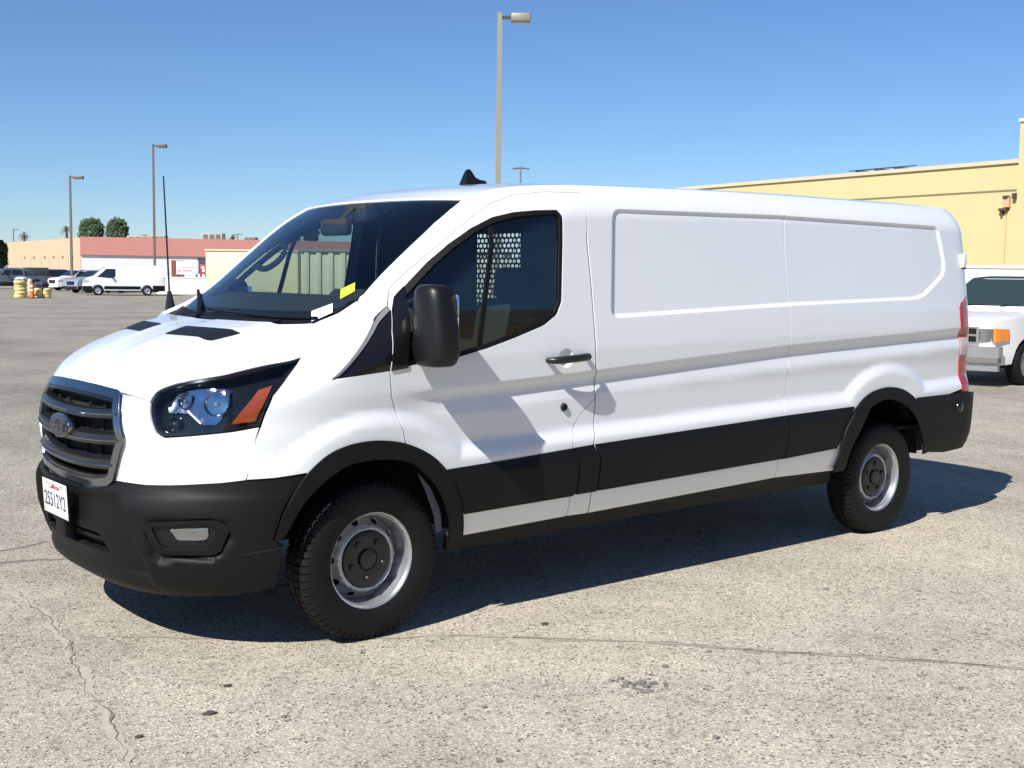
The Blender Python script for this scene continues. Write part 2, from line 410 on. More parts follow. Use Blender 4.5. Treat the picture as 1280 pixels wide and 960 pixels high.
# ------------------------------------------------------------------ the ground
def ground_material():
    m = bpy.data.materials.new('worn_asphalt'); m.use_nodes = True; n = m.node_tree; L = n.links; b = n.nodes['Principled BSDF']
    tc = n.nodes.new('ShaderNodeTexCoord')
    def noise(scale, det=4, rough=.6):
        x = n.nodes.new('ShaderNodeTexNoise'); x.inputs['Scale'].default_value = scale; x.inputs['Detail'].default_value = det; x.inputs['Roughness'].default_value = rough
        L.new(tc.outputs['Object'], x.inputs['Vector']); return x.outputs[0]
    def voro(scale, out='Distance', feat='F1'):
        x = n.nodes.new('ShaderNodeTexVoronoi'); x.inputs['Scale'].default_value = scale; x.feature = feat
        L.new(tc.outputs['Object'], x.inputs['Vector']); return x.outputs[out]
    def ramp(src, stops):
        r = n.nodes.new('ShaderNodeValToRGB'); L.new(src, r.inputs[0]); e = r.color_ramp.elements
        e[0].position, e[0].color = stops[0][0], (*stops[0][1], 1); e[1].position, e[1].color = stops[-1][0], (*stops[-1][1], 1)
        for p, c in stops[1:-1]: k = e.new(p); k.color = (*c, 1)
        return r.outputs[0]
    def mix(a, c, fac, typ='MIX'):
        x = n.nodes.new('ShaderNodeMix'); x.data_type = 'RGBA'; x.blend_type = typ
        if isinstance(fac, float): x.inputs[0].default_value = fac
        else: L.new(fac, x.inputs[0])
        for s, v in ((6, a), (7, c)):
            if isinstance(v, tuple): x.inputs[s].default_value = (*v, 1)
            else: L.new(v, x.inputs[s])
        return x.outputs[2]
    # stones: a random tone for each voronoi cell, few of them dark, binder between them
    vc = n.nodes.new('ShaderNodeTexVoronoi'); vc.inputs['Scale'].default_value = 100; L.new(tc.outputs['Object'], vc.inputs['Vector'])
    sep = n.nodes.new('ShaderNodeSeparateColor'); L.new(vc.outputs['Color'], sep.inputs[0])
    stones = ramp(sep.outputs[0], [(0, (.06, .056, .05)), (.07, (.12, .11, .095)), (.125, (.335, .305, .247)), (.6, (.47, .425, .345)), (1, (.64, .58, .47))])
    vc2 = n.nodes.new('ShaderNodeTexVoronoi'); vc2.inputs['Scale'].default_value = 40; L.new(tc.outputs['Object'], vc2.inputs['Vector'])
    sep2 = n.nodes.new('ShaderNodeSeparateColor'); L.new(vc2.outputs['Color'], sep2.inputs[0])
    big = ramp(sep2.outputs[1], [(.90, (1, 1, 1)), (.97, (.42, .41, .40))])
    stones = mix(stones, big, .7, 'MULTIPLY')
    binder = ramp(vc.outputs['Distance'], [(.42, (0, 0, 0)), (.75, (1, 1, 1))])
    c = mix(stones, (.36, .325, .263), binder)
    pat = ramp(noise(.35, 5), [(.33, (.72, .71, .70)), (.5, (.97, .97, .97)), (.68, (1.14, 1.13, 1.10))])
    c = mix(c, pat, 1.0, 'MULTIPLY')
    pat2 = ramp(noise(2.6, 6, .7), [(.3, (.84, .83, .82)), (.55, (1.0, 1.0, 1.0)), (.75, (1.1, 1.09, 1.07))])
    c = mix(c, pat2, 1.0, 'MULTIPLY')
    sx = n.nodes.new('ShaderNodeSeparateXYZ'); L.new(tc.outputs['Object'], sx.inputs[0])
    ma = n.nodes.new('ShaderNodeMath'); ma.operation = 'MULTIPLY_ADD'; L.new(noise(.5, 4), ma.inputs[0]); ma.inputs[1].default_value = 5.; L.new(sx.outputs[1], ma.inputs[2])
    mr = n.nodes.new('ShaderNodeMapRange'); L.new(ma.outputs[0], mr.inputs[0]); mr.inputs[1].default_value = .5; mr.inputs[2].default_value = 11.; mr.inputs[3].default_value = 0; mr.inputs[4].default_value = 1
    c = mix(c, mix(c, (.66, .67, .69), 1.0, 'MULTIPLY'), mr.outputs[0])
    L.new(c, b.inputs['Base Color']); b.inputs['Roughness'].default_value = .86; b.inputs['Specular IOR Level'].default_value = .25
    bp = n.nodes.new('ShaderNodeBump'); bp.inputs['Strength'].default_value = .55; bp.inputs['Distance'].default_value = .006
    mm = n.nodes.new('ShaderNodeMath'); mm.operation = 'ADD'; L.new(vc.outputs['Distance'], mm.inputs[0]); L.new(noise(60, 3), mm.inputs[1])
    L.new(mm.outputs[0], bp.inputs['Height']); L.new(bp.outputs[0], b.inputs['Normal'])
    return m
ASPH = ground_material()
def sheet(name, x0, x1, y0, y1, z, m, parent=None): return mesh_obj(name, [(x0, y0, z), (x1, y0, z), (x1, y1, z), (x0, y1, z)], [(0, 1, 2, 3)], m, parent)
def gz(x, y): return -.36*sstep(28, 82, np.hypot(x-1, y))
_rr = [0, 8, 16, 24, 28, 34, 40, 46, 52, 58, 64, 70, 76, 82, 90, 130, 300, 1000, 6000]; V = [(1., 0., 0.)]; F = []; _n = 72
for _i, _r_ in enumerate(_rr[1:]):
    for _k in range(_n): _a = 2*math.pi*_k/_n; V.append((1+_r_*math.cos(_a), _r_*math.sin(_a), float(gz(1+_r_*math.cos(_a), _r_*math.sin(_a)))))
for _k in range(_n): F.append((0, 1+_k, 1+(_k+1) % _n))
for _i in range(len(_rr)-2):
    for _k in range(_n): _a = 1+_i*_n; F.append((_a+_k, _a+_n+_k, _a+_n+(_k+1) % _n, _a+(_k+1) % _n))
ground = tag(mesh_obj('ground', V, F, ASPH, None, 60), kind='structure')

# ------------------------------------------------------------------ the white cargo van
VAN = thing('cargo_van', 'long white cargo van with black lower trim and grille, parked in front of everything', 'van')
def xz(x, z): return (Q+x-X0, z)
def arch(pts): return spl(BODY.px(pts), 4)
FA_OUT = [(340, 674.7), (351.5, 642.7), (365.2, 617.5), (383.5, 592.3), (408.7, 569.3), (431.6, 557.9), (454.5, 552.2), (477.5, 550.6), (505, 553.8), (534.7, 567), (555.3, 585.4), (569, 608.3), (576, 635.8), (576.4, 670)]
FA_IN = [(347, 677), (358.3, 660), (374.4, 633.5), (397.3, 608.3), (427, 585.4), (450, 577.4), (477.5, 574.4), (509.5, 577.4), (527.9, 590), (546.2, 610.6), (557.6, 635.8), (560, 672)]
RA_OUT = [(1036.6, 589), (1051.4, 544), (1066.3, 514.2), (1084, 493.4), (1107.8, 484), (1128.6, 487.5), (1146.4, 503.8), (1156.8, 532), (1158.3, 562)]
RA_IN = [(1050, 586), (1058, 565), (1070.7, 538), (1084, 512.7), (1104.9, 499.4), (1125.6, 503.8), (1142, 523), (1149.4, 546.9), (1149.5, 566)]
fo, fi, ro, ri = (np.array(arch(a)) for a in (FA_OUT, FA_IN, RA_OUT, RA_IN))
def midarch(o, i, k=.5):   # line between the outer and the inner edge of an arch trim
    t = np.linspace(0, 1, 40); f = lambda A: np.stack([np.interp(t, np.linspace(0, 1, len(A)), A[:, j]) for j in (0, 1)], 1)
    return f(o)*(1-k)+f(i)*k
fm, rm = midarch(fo, fi), midarch(ro, ri)
# --- seams
D_TOP = BODY.px([(725, 241.7), (680.4, 240.3), (642.5, 243.8), (615.4, 253.8), (588.3, 272.8), (561.2, 295.8), (534.2, 318.8), (507, 341.9), (490.8, 356.7), (486, 364.9), (484.9, 382.5)])
D_FRONT = BODY.px([(489, 387), (489.8, 415), (490.5, 449), (488.5, 464), (489.5, 480), (490.3, 495.6), (493.7, 509.4), (505.2, 539), (508, 553.5)])
D_REAR = BODY.px([(707.6, 645), (712.3, 622), (717.3, 616), (721.6, 590), (721, 569.5), (715.6, 558), (716.2, 539), (717, 531), (724.6, 518.5), (733.3, 508.3), (743.5, 498), (744.6, 467.5), (744.6, 455.6), (743.7, 423.7), (742, 400), (738.6, 355.4), (733.2, 301.2)])
D_REAR = [p-[.0025, 0] for p in D_REAR]
D_BOT = BODY.px([(576.4, 668.5), (640, 657.5)])
B_SEAM = BODY.px([(734.8, 641), (739, 616), (743.5, 613.2), (748.5, 572.4), (742.5, 555), (743, 531.6), (744.5, 499)])
B_UP = BODY.px([(744.6, 498), (745.3, 467.5), (745.3, 455.6), (744.4, 423.7), (742.7, 400), (739.3, 355.4), (733.9, 301.2), (725.7, 241.7)])
M_SEAM = BODY.px([(968, 597), (972.7, 575), (979.6, 567.7), (984.6, 532), (981, 518), (980, 515), (982, 490), (985.6, 439.4), (987, 410), (986, 380), (980.6, 317), (972, 251.6)])
G = .0034
def shift(pts, dq): return [np.array((p[0]+dq, p[1])) for p in pts]
def ztop(q): return float(ZU(min(q, QR)-Q+X0))-.30*max(0, (q-QR)/.62)**2.2
_xs = np.linspace(.1, 4.9, 330)
FEAT = [[np.array((Q+x-X0, f(x))) for x in _xs] for f in (lambda x: float(ZBT(x)), lambda x: float(ZBT(x)+.012), lambda x: float(ZBB(x)), lambda x: float(ZBT(x)*.5+ZBB(x)*.5), lambda x: float(ZBB(x)-.014), lambda x: float(ZBB(x)-.035), lambda x: float(ZBB(x)-.07), lambda x: float(ZBB(x)-.11))]
for _d in (-.004, .003, .0085, .014, .022, .03):
    _p = resample(inset0(RECP, _d), .016); FEAT.append([np.array((Q+p[0]-X0, p[1])) for p in _p+_p[:1]])
# --- door
halfarch_r = [p for p in fm if p[0] > D_FRONT[-1][0]]
door_out = D_TOP[::1]+D_FRONT+list(halfarch_r)+[fm[-1]+[0, 0]]+[D_BOT[1]]+D_REAR
win_px = [(696.6, 262), (703.4, 270), (704.2, 301), (702.6, 377), (696.6, 393.3), (680.4, 406.8), (642.5, 423), (610, 435.3), (574.8, 446), (540, 453), (496, 460), (493, 440), (492, 400), (498, 366), (509.8, 352.7), (534, 327), (561, 304), (588, 285), (615.4, 271), (642.5, 264.7), (669.5, 262.5)]
win = [np.array(p) for p in rounded(BODY.px(win_px), .012, 3)]
wc = np.mean(win, 0)
def inset(poly, d):
    P = np.array(poly); n = len(P); ar = .5*np.sum(P[:, 0]*np.roll(P[:, 1], -1)-np.roll(P[:, 0], -1)*P[:, 1]); t = np.roll(P, -1, 0)-np.roll(P, 1, 0); t /= np.linalg.norm(t, axis=1)[:, None]+1e-9
    nn = np.stack([-t[:, 1], t[:, 0]], 1)*(1 if ar > 0 else -1); return [p for p in P+nn*d]
hp = BODY.hit3(708, 447.7); hq = BODY.inv(hp)
circ = lambda c, r, n=20: [np.array((c[0]+r*math.cos(2*math.pi*i/n), c[1]+r*math.sin(2*math.pi*i/n))) for i in range(n)]
door, door_r = panel('door', S, door_out, PAINT, VAN, holes=[win, circ(hq, .047, 28)], feat=FEAT, step=.026, ds=.014, mirror=True, depth=.02)
DOORS = (door, door_r)
def on_doors(name, outer, m, **k):
    a, b = panel(name, S, outer, m, door, mirror=True, both=door_r, **k); return a, b
on_doors('window_seal', inset(win, -.003), SEAL, holes=[inset(win, .020)], off=-.004, depth=.02, step=.03, ds=.015)
on_doors('window_glass', inset(win, .016), DRG, off=-.014, depth=0, step=.04)
bar = BODY.px([(604.5, 264), (610, 263), (603.5, 440), (597.5, 441)])
on_doors('window_bar', bar, SEAL, off=-.012, depth=.01, step=.03)
# inner trim of the door
on_doors('door_trim', inset(door_out, .03), DARK, holes=[inset(win, -.012)], off=-.05, depth=.02, step=.05)
# handle, cup, lock
lk = BODY.px([(704.7, 509)])[0]
def surfpt(q, z, off=0.):
    e = 2e-3; a = S(np.array([q]), np.array([z]))[0]; du = S(np.array([q+e]), np.array([z]))[0]-a; dv = S(np.array([q]), np.array([z+e]))[0]-a; n = np.cross(du, dv); return a+off*n/np.linalg.norm(n)
cupm = mat('handle_cup', (.66, .67, .69), .3, coat=.8)
def cup(q, z):
    p = S(q, z); r = np.hypot(q-hq[0], z-hq[1]); p[..., 1] += .026*np.clip(1-(r/.049)**2, 0, 1); return p
for k, dr in enumerate(DOORS):
    sg = 1 if k == 0 else -1
    def P(q, z, o): p = surfpt(q, z, o); return (p[0], p[1]*sg, p[2])
    L0 = BODY.px([(684.5, 450.5), (731.8, 444.8)])
    def lz(f): return L0[0]*(1-f)+L0[1]*f
    pts = [P(*lz(f), o) for f, o in ((.0, -.004), (.02, .022), (.12, .042), (.3, .05), (.5, .053), (.75, .05), (.92, .042), (.985, .022), (1.0, -.004))]
    MB().tube(pts, [.013, .015, .018, .0185, .0185, .0185, .018, .015, .013], 12).build('door_handle', mat('satin_black', (.012, .012, .012), .38), dr)
    lo = MB().lathe([(0, .0), (-.004, .006), (-.004, .009), (-.01, .012), (-.01, .017), (0, .021), (.01, .021)], 20, 'y', (0, 0, 0)).build('door_lock', GLOSSB, dr)
    c = P(*lk, .0); lo.location = c; lo.scale = (1, sg, 1)
c1 = panel('handle_cup', cup, circ(hq, .049, 28), PAINT, door, off=0, depth=0, step=.009); mirror_mesh(c1, door_r)

# --- B post strip below the door lock
strip = [np.array(p) for p in D_REAR[:11][::-1]]
strip = [p+[G*2, 0] for p in D_REAR[:10]]+[D_REAR[10]+[.004, -.004]]+[p-[G*2, 0] for p in B_SEAM[::-1]]
panel('post_panel', S, strip, PAINT, VAN, feat=FEAT, step=.025, ds=.012, mirror=True)
# --- front and rear side panels
def along(q0, q1, n=30): return [np.array((q, ztop(q))) for q in np.linspace(q0, q1, n)]
bot1 = BODY.px([(735.8, 641)]); bot2 = BODY.px([(967, 597.2)])
sp = [p+[G, 0] for p in B_SEAM]+[p+[G*1.4, 0] for p in B_UP[:-1]]+along(B_UP[-1][0]+G, M_SEAM[-1][0]-G)+[p-[G, 0] for p in M_SEAM[-2::-1]]
panel('side_panel', S, sp, PAINT, VAN, feat=FEAT, step=.024, ds=.012)
cwin = rounded([np.array(xz(1.45, 1.38)), np.array(xz(2.66, 1.39)), np.array(xz(2.62, 1.94)), np.array(xz(1.45, 1.92))], .06)
_o = panel('side_panel', S, sp, PAINT, VAN, holes=[cwin], step=.05, ds=.02); sp_r = mirror_mesh(_o, VAN); bpy.data.objects.remove(_o)
_o = panel('window_glass', S, inset0(cwin, -.01), LENS, VAN, step=.08, off=-.006, depth=0); mirror_mesh(_o, sp_r); bpy.data.objects.remove(_o)
QB = QR+.115    # where the tail lamp begins
qtail = BODY.px([(1198.5, 380)])[0][0]
zb_top = [BODY.px([(1204, 488)])[0][1], BODY.px([(1143.5, 497)])[0][1]]
qx = [M_SEAM[-1]+[G, 0]]+along(M_SEAM[-1][0]+G, QR+.02)[1:]
rear_edge = BODY.px([(1186, 275), (1191, 300), (1195, 325), (1197.5, 350), (1198.5, 380), (1199.5, 420), (1201, 460), (1202, 486)])
QC = QR+.40
zlt = BODY.px([(1198.5, 380)])[0][1]
qp = [p+[G, 0] for p in M_SEAM[:-1]]+along(M_SEAM[-1][0]+G, QC, 40)+[np.array((QC, zlt+.05)), np.array((qtail+.135, zlt+.05)), np.array((qtail+.02, zlt-.01))]+rear_edge[5:]+[np.array((rm[-1][0], zb_top[1]-.03))]+[p for p in rm[::-1]]
qp = [np.array(p) for p in qp]
panel('quarter_panel', S, qp, PAINT, VAN, feat=FEAT, step=.024, ds=.012, mirror=True)
# --- fender, fascia
H_TOP = [(195.8, 489.8), (213, 482), (238.8, 475.2), (280, 468.4), (324.7, 458), (375.4, 446.5)]
H_REAR = [(359, 469.2), (339.3, 495), (324.7, 532.8)]
H_BOT = [(290.3, 538.8), (238.8, 544), (204.4, 546.2), (195.8, 541.4), (189.8, 526), (188, 514), (189, 503.6)]
lamp_out = BODY.px(H_TOP+H_REAR+H_BOT)
W_EDGE_PX = [(400, 401), (423, 391.6), (442, 379), (454.7, 368), (479.7, 340), (490, 329.7), (516, 304.5), (542.8, 279), (562, 262.5), (579, 248.4)]
W_EDGE = BODY.px(W_EDGE_PX)
HOODSEAM = BODY.px([(375.4, 447), (386, 432), (395, 417.5), (394, 410), (390.5, 405)])
tri = BODY.px([(414.8, 474.4), (484.4, 382.2), (488, 387), (489, 415), (489.5, 449), (487, 464.2)])
fend = BODY.px([(308.5, 599.5), (345, 597), (383, 591)])
fend = [np.array(p) for p in fend]+[p for p in fm if fend[-1][0]+.02 < p[0] < D_FRONT[-1][0]-.004]+[p-[G*2, 0] for p in D_FRONT[:2:-1]]+[tri[5], tri[0]]+BODY.px([(467, 401.5), (452, 383), (446, 376.5)])+W_EDGE[2::-1]+[p+[.004, 0] for p in HOODSEAM[::-1]]+BODY.px([(361, 469.5), (341.3, 495.5), (326.7, 534)])
panel('front_fender', S, fend, PAINT, VAN, step=.024, ds=.012, mirror=True, depth=.02)
frame = BODY.px([(466, 400), (453, 382.5), (447.5, 376)])+W_EDGE[3:]
qf = frame[-1][0]
frame += along(qf+.02, D_TOP[0][0]+.0, 14)+[p+[-.002, .004] for p in D_TOP[:]]
panel('pillar_frame', S, frame, PAINT, VAN, step=.02, ds=.01, mirror=True, depth=.02)
panel('pillar_trim', S, [W_EDGE[3]]+W_EDGE[4:]+along(qf+.02, D_TOP[0][0], 10)+[p+[0, .01] for p in D_TOP[:9]], TRIM, VAN, step=.05, off=-.045, depth=0, mirror=True)
# black sail panel in front of the door, with its pale moulding
panel('sail_panel', S, [tri[0]]+[tri[1], tri[2], tri[3], tri[4], tri[5]], GLOSSB, VAN, step=.03, off=-.002, mirror=True)
ml = BODY.px([(415, 474), (483.5, 383), (487.5, 388), (424, 470)])
panel('sail_moulding', S, ml, mat('grey_moulding', (.16, .16, .165), .4), VAN, step=.03, off=.004, depth=.006, mirror=True)
sail2 = BODY.px([(489.4, 388), (492, 372), (498, 365), (505, 358), (508, 380), (510, 448), (510, 460), (488.9, 463.8), (490.4, 449), (490.2, 415)])
on_doors('mirror_base', sail2, GLOSSB, off=.005, step=.03)

# --- nose
def qz(y, z): return np.array((B0.qy(-abs(y), z), z))
gr_out = [np.array((0, 1.094)), qz(.2, 1.092), qz(.36, 1.085), qz(.395, 1.07), qz(.455, .99), qz(.507, .905), qz(.505, .88), qz(.425, .715), qz(.385, .69), qz(.3, .676), qz(.15, .668)]
gr_full = gr_out+[np.array((0, .667))]+[p*[-1, 1] for p in gr_out[:0:-1]]
bt = BODY.px([(144.8, 600.5), (182.7, 606), (214.4, 606.5), (277.7, 603.5), (307, 600)])
seam = BODY.px([(308, 597), (316, 565), (323.8, 534.5)])
fas = [np.array((0., .64)), qz(.33, .65)]+bt+seam+BODY.px([(290.3, 540.5), (238.8, 545.7), (204.4, 548), (194.5, 542.5), (188.2, 526), (186.4, 514), (187, 502)])+BODY.px([(170, 496.5), (157, 494)])+[qz(.36, 1.075), np.array((0., 1.085))]
fas_full = fas+[p*[-1, 1] for p in fas[-2:0:-1]]
fascia = panel('nose_panel', S, fas_full, PAINT, VAN, holes=[inset(gr_full, .02)], step=.024, ds=.012, depth=.03)
grille = panel('grille', S, gr_full, DCHROME, VAN, holes=[inset(gr_full, .034)], step=.02, off=.016, depth=.05)
panel('grille_edge', S, inset(gr_full, .030), GLOSSB, grille, holes=[inset(gr_full, .048)], step=.02, off=.008, depth=.05)
panel('grille_back', S, inset(gr_full, .012), VOID, grille, step=.06, off=-.055, depth=0)
def slat(z, ye, h, m):
    n = 25; V = []
    for i in range(n):
        y = -ye+2*ye*i/(n-1); q = B0.qy(-abs(y), z)*(1 if y < 0 else -1)
        zz = z-.018*(1-(y/ye)**2)
        for (dz, o) in ((-h*.5, -.012), (-h*.42, .012), (-h*.1, .018), (h*.3, .012), (h*.5, -.008), (h*.5, -.04)): V.append(surfpt(abs(q), zz+dz, o)*[1, -np.sign(q) if False else 1, 1]*[1, (1 if y < 0 else -1), 1])
    F = [(i*6+k, i*6+k+1, (i+1)*6+k+1, (i+1)*6+k) for i in range(n-1) for k in range(5)]
    o = MB().add(V, F).build('slat', m, grille, 40); MB().tube([V[6*i+2] for i in range(n)], .0045, 6).build('slat_edge', DCHROME, o); return o
SLATM = mat('dark_slat', (.012, .013, .016), .28)
for z, ye, h in ((.996, .435, .05), (.895, .48, .055), (.787, .43, .055)): slat(z, ye, h, SLATM)
# emblem oval
def oval(cx, cz, a, b, off, m, name, par, depth=.01):
    return panel(name, S, [np.array((cx+a*math.cos(t), cz+b*math.sin(t))) for t in np.linspace(0, 2*math.pi, 33)[:-1]], m, par, step=.02, off=off, depth=depth)
emb = oval(0, .905, .117, .0475, .032, DCHROME, 'emblem', grille, .03)
oval(0, .905, .110, .042, .034, mat('emblem_blue', (.003, .006, .025), .2, coat=.3), 'emblem_field', emb, .004)
def text(name, body, size, m, parent, M, shear=0., space=1., ext=.0006):
    cu = bpy.data.curves.new(name, 'FONT'); cu.body = body; cu.size = size; cu.align_x = 'CENTER'; cu.align_y = 'CENTER'; cu.shear = shear; cu.space_character = space; cu.extrude = ext
    t = bpy.data.objects.new(name, cu); COL.objects.link(t); dg = bpy.context.evaluated_depsgraph_get(); me = bpy.data.meshes.new_from_object(t.evaluated_get(dg)); bpy.data.objects.remove(t)
    me.materials.clear(); me.materials.append(m); me.transform(M); return link(bpy.data.objects.new(name, me), parent)
FRONTM = lambda x, y, z: Matrix.Translation((x, y, z)) @ Matrix(((0, 0, -1, 0), (-1, 0, 0, 0), (0, 1, 0, 0), (0, 0, 0, 1)))
ec = surfpt(0.0, .905, .0395)
text('emblem_script', 'Ford', .07, DCHROME, emb, FRONTM(ec[0], 0, .905), .35)
for s in (-1, 1):   # small vanes behind the slats
    for y in (.12, .26, .38):
        a = surfpt(B0.qy(-y, .9), .74, -.03); b = surfpt(B0.qy(-y, .9), 1.03, -.03)
        MB().tube([(a[0], s*a[1], a[2]), (b[0], s*b[1], b[2])], .008, 6).build('vane', VOID, grille)

# --- headlights
hl_c = np.mean(lamp_out, 0)
def headlight(mirror):
    pass
lp = panel('headlight', S, inset(lamp_out, -.002), GLOSSB, VAN, step=.03, ds=.012, off=-.055, depth=.0)
MBh = panel('lamp_bezel', S, inset(lamp_out, .001), GLOSSB, lp, holes=[inset(lamp_out, .013)], step=.02, ds=.01, off=-.003, depth=.055)
lens = panel('lens', S, inset(lamp_out, .003), LENS, lp, step=.03, ds=.012, off=-.0015, depth=0)
zx = lambda pts: BODY.px([(170+x/5.818, 440+y/5.818) for x, y in pts])
amb = panel('amber_reflector', S, zx([(692, 526), (770, 425), (890, 272), (990, 238), (955, 320), (865, 506)]), AMBER, lp, step=.02, off=-.008, depth=.03)
def refl(q, z):
    p = S(q, z); k = .003*np.abs(np.sin(q*62))+.010*np.sin(z*30+q*10); p[..., 0] += k; return p
rf = panel('reflector', refl, zx([(205, 330), (240, 290), (480, 250), (640, 235), (690, 250), (665, 370), (600, 470), (550, 522), (460, 522), (370, 430), (210, 420)]), mat('reflector_chrome', (.46, .48, .52), .10, 1.0), lp, step=.012, off=-.04, depth=0)
b0 = BODY.px([(170+330/5.818, 440+340/5.818), (170+570/5.818, 440+370/5.818), (170+250/5.818, 440+520/5.818)])
for (q, z), r in zip(b0, (.030, .050, .026)):
    c = surfpt(q, z, -.04); n = surfpt(q, z, 0)-c; n /= np.linalg.norm(n)
    Mx = Vector((0, -1, 0)).rotation_difference(Vector(n)).to_matrix().to_4x4(); Mx.translation = Vector(c)
    o = MB().lathe([(.03, .002), (.028, r*.35), (.018, r*.7), (-.004, r), (-.010, r*1.02)], 24).build('lamp_bowl', mat('bowl_chrome', (.48, .50, .55), .08, 1.0) if r > .03 else mat('smoked_chrome', (.25, .26, .28), .2, 1.0), lp); o.data.transform(Mx)
    o = MB().lathe([(-.012, .001), (-.010, r*.16), (.0, r*.2), (.03, r*.2)], 14).build('bulb', mat('bulb_glass', (.35, .36, .38), .1, .6), lp); o.data.transform(Mx)
st = panel('lamp_strip', S, zx([(352, 425), (366, 418), (464, 518), (456, 526)]), mat('strip_white', (.8, .82, .85), .3), lp, step=.02, off=-.02, depth=.01)
lp2 = mirror_mesh(lp, VAN)
for c in list(lp.children): mirror_mesh(c, lp2)

# --- bumper
BU = BUMP0
fogp = BU.px([(178, 652.5), (262, 650), (284, 656), (289, 672), (276, 696), (262, 701), (196, 703), (188, 694)])
wing = BU.px([(150, 609), (163, 613), (160, 640), (176, 680), (196, 700)])
wing_q = np.array(wing)
ctr = [np.array((0, .655)), qz(.30, .655), BU.px([(147, 612)])[0], BU.px([(149, 640)])[0], BU.px([(163, 680)])[0], BU.px([(178, 707)])[0]]
ctr = [np.array(p) for p in ctr]
def bdisp(q, z):
    a = np.abs(q).ravel(); P = np.stack([a, np.broadcast_to(z, q.shape).ravel()], 1); d = np.zeros(len(a))
    ins = inpoly(P, fogp); dd = pdist(P, fogp); sd_ = np.where(ins, -dd, dd)
    d += -.034*(1-sstep(-.014, .010, sd_))
    cz = np.interp(P[:, 1], [c[1] for c in ctr[2:]][::-1], [c[0] for c in ctr[2:]][::-1])
    d += -.042*(1-sstep(-.022, .026, a-cz))*sstep(.27, .34, P[:, 1])*(1-sstep(.62, .68, P[:, 1]))
    return d.reshape(q.shape)
def SBb(q, z):
    q, z = np.broadcast_arrays(np.asarray(q, float), np.asarray(z, float)); return BU.surf(q, z)
def SB(q, z):
    q, z = np.broadcast_arrays(np.asarray(q, float), np.asarray(z, float)); e = 2e-3; p = SBb(q, z)
    n = np.cross(SBb(q+e, z)-SBb(q-e, z), SBb(q, z+e)-SBb(q, z-e)); n /= np.linalg.norm(n, axis=-1)[..., None]+1e-12
    return p+n*bdisp(q, z)[..., None]
btop = BU.px([(144.8, 600), (182.7, 605.5), (214.4, 606), (277.7, 603), (310, 600), (345, 597), (383, 591.5)])
bend = BU.px([(365.2, 617.5), (351.5, 642.7), (341, 674.7), (355, 683), (350, 710), (343.5, 734.5)])
bumper_out = [np.array((0., .662)), qz(.15, .664), qz(.33, .676)]+btop+bend+[np.array((1.05, .276)), np.array((.9, .258)), np.array((.75, .248)), np.array((.5, .235)), np.array((0., .23))]
bumper_full = bumper_out+[p*[-1, 1] for p in bumper_out[-2:0:-1]]
intake = rounded([np.array((-.40, .385)), np.array((.40, .385)), np.array((.33, .475)), np.array((-.33, .475))], .03, 4)
bumper = panel('front_bumper', SB, bumper_full, PLAST, VAN, holes=[intake], step=.02, ds=.012, depth=.03)
panel('intake_back', SB, inset(intake, -.05), VOID, bumper, step=.06, off=-.05, depth=0)
_ut = [BU.surf(np.array([q]), np.array([.30]))[0] for q in np.linspace(-1.08, 1.08, 25)]
MB().prism([(p[0]*.97+.02, p[1]*.97) for p in _ut], .285, .30, 'xy').build('undertray', VOID, VAN, None)
panel('intake_slat', SB, [np.array((-.39, .425)), np.array((.39, .425)), np.array((.38, .445)), np.array((-.38, .445))], PLAST, bumper, step=.03, off=-.02, depth=.02)
panel('bumper_groove', SB, BU.px([(304, 692.5), (340, 686), (356, 683), (356, 685), (340, 688.5), (304, 694.5)]), VOID, bumper, step=.03, off=.0012, depth=0)
# fog lamps
ff = lambda pts: BU.px([(130+x/4.741, 590+y/4.741) for x, y in pts])
fz0 = ff([(215, 295), (690, 285), (735, 320), (745, 345), (690, 480), (640, 500), (330, 495), (265, 440)])
fz1 = ff([(265, 330), (300, 322), (610, 315), (660, 330), (665, 350), (620, 450), (590, 465), (350, 465), (315, 435)])
fz2 = ff([(385, 350), (510, 335), (620, 335), (615, 395), (600, 410), (420, 412)])
fb = panel('fog_lamp_bezel', SBb, rounded(fz0, .02), PLAST, bumper, holes=[rounded(fz1, .015)], step=.02, ds=.01, off=-.012, depth=.02)
mirror_mesh(fb, bumper)
fb2 = panel('fog_lamp_pocket', SBb, rounded(fz1, .015), GLOSSB, bumper, holes=[], step=.03, off=-.045, depth=0); mirror_mesh(fb2, bumper)
def fogl(q, z):
    p = SBb(q, z); p[..., 0] += .007*np.sin(q*48)+.003*np.sin(z*90); return p
fl = panel('fog_lamp', fogl, rounded(fz2, .012), mat('fog_silver', (.42, .42, .40), .2, .9), bumper, step=.008, off=-.026, depth=.008); mirror_mesh(fl, bumper)
fl = panel('fog_lens', SBb, rounded(fz1, .015), LENS, bumper, step=.03, off=-.018, depth=0); mirror_mesh(fl, bumper)
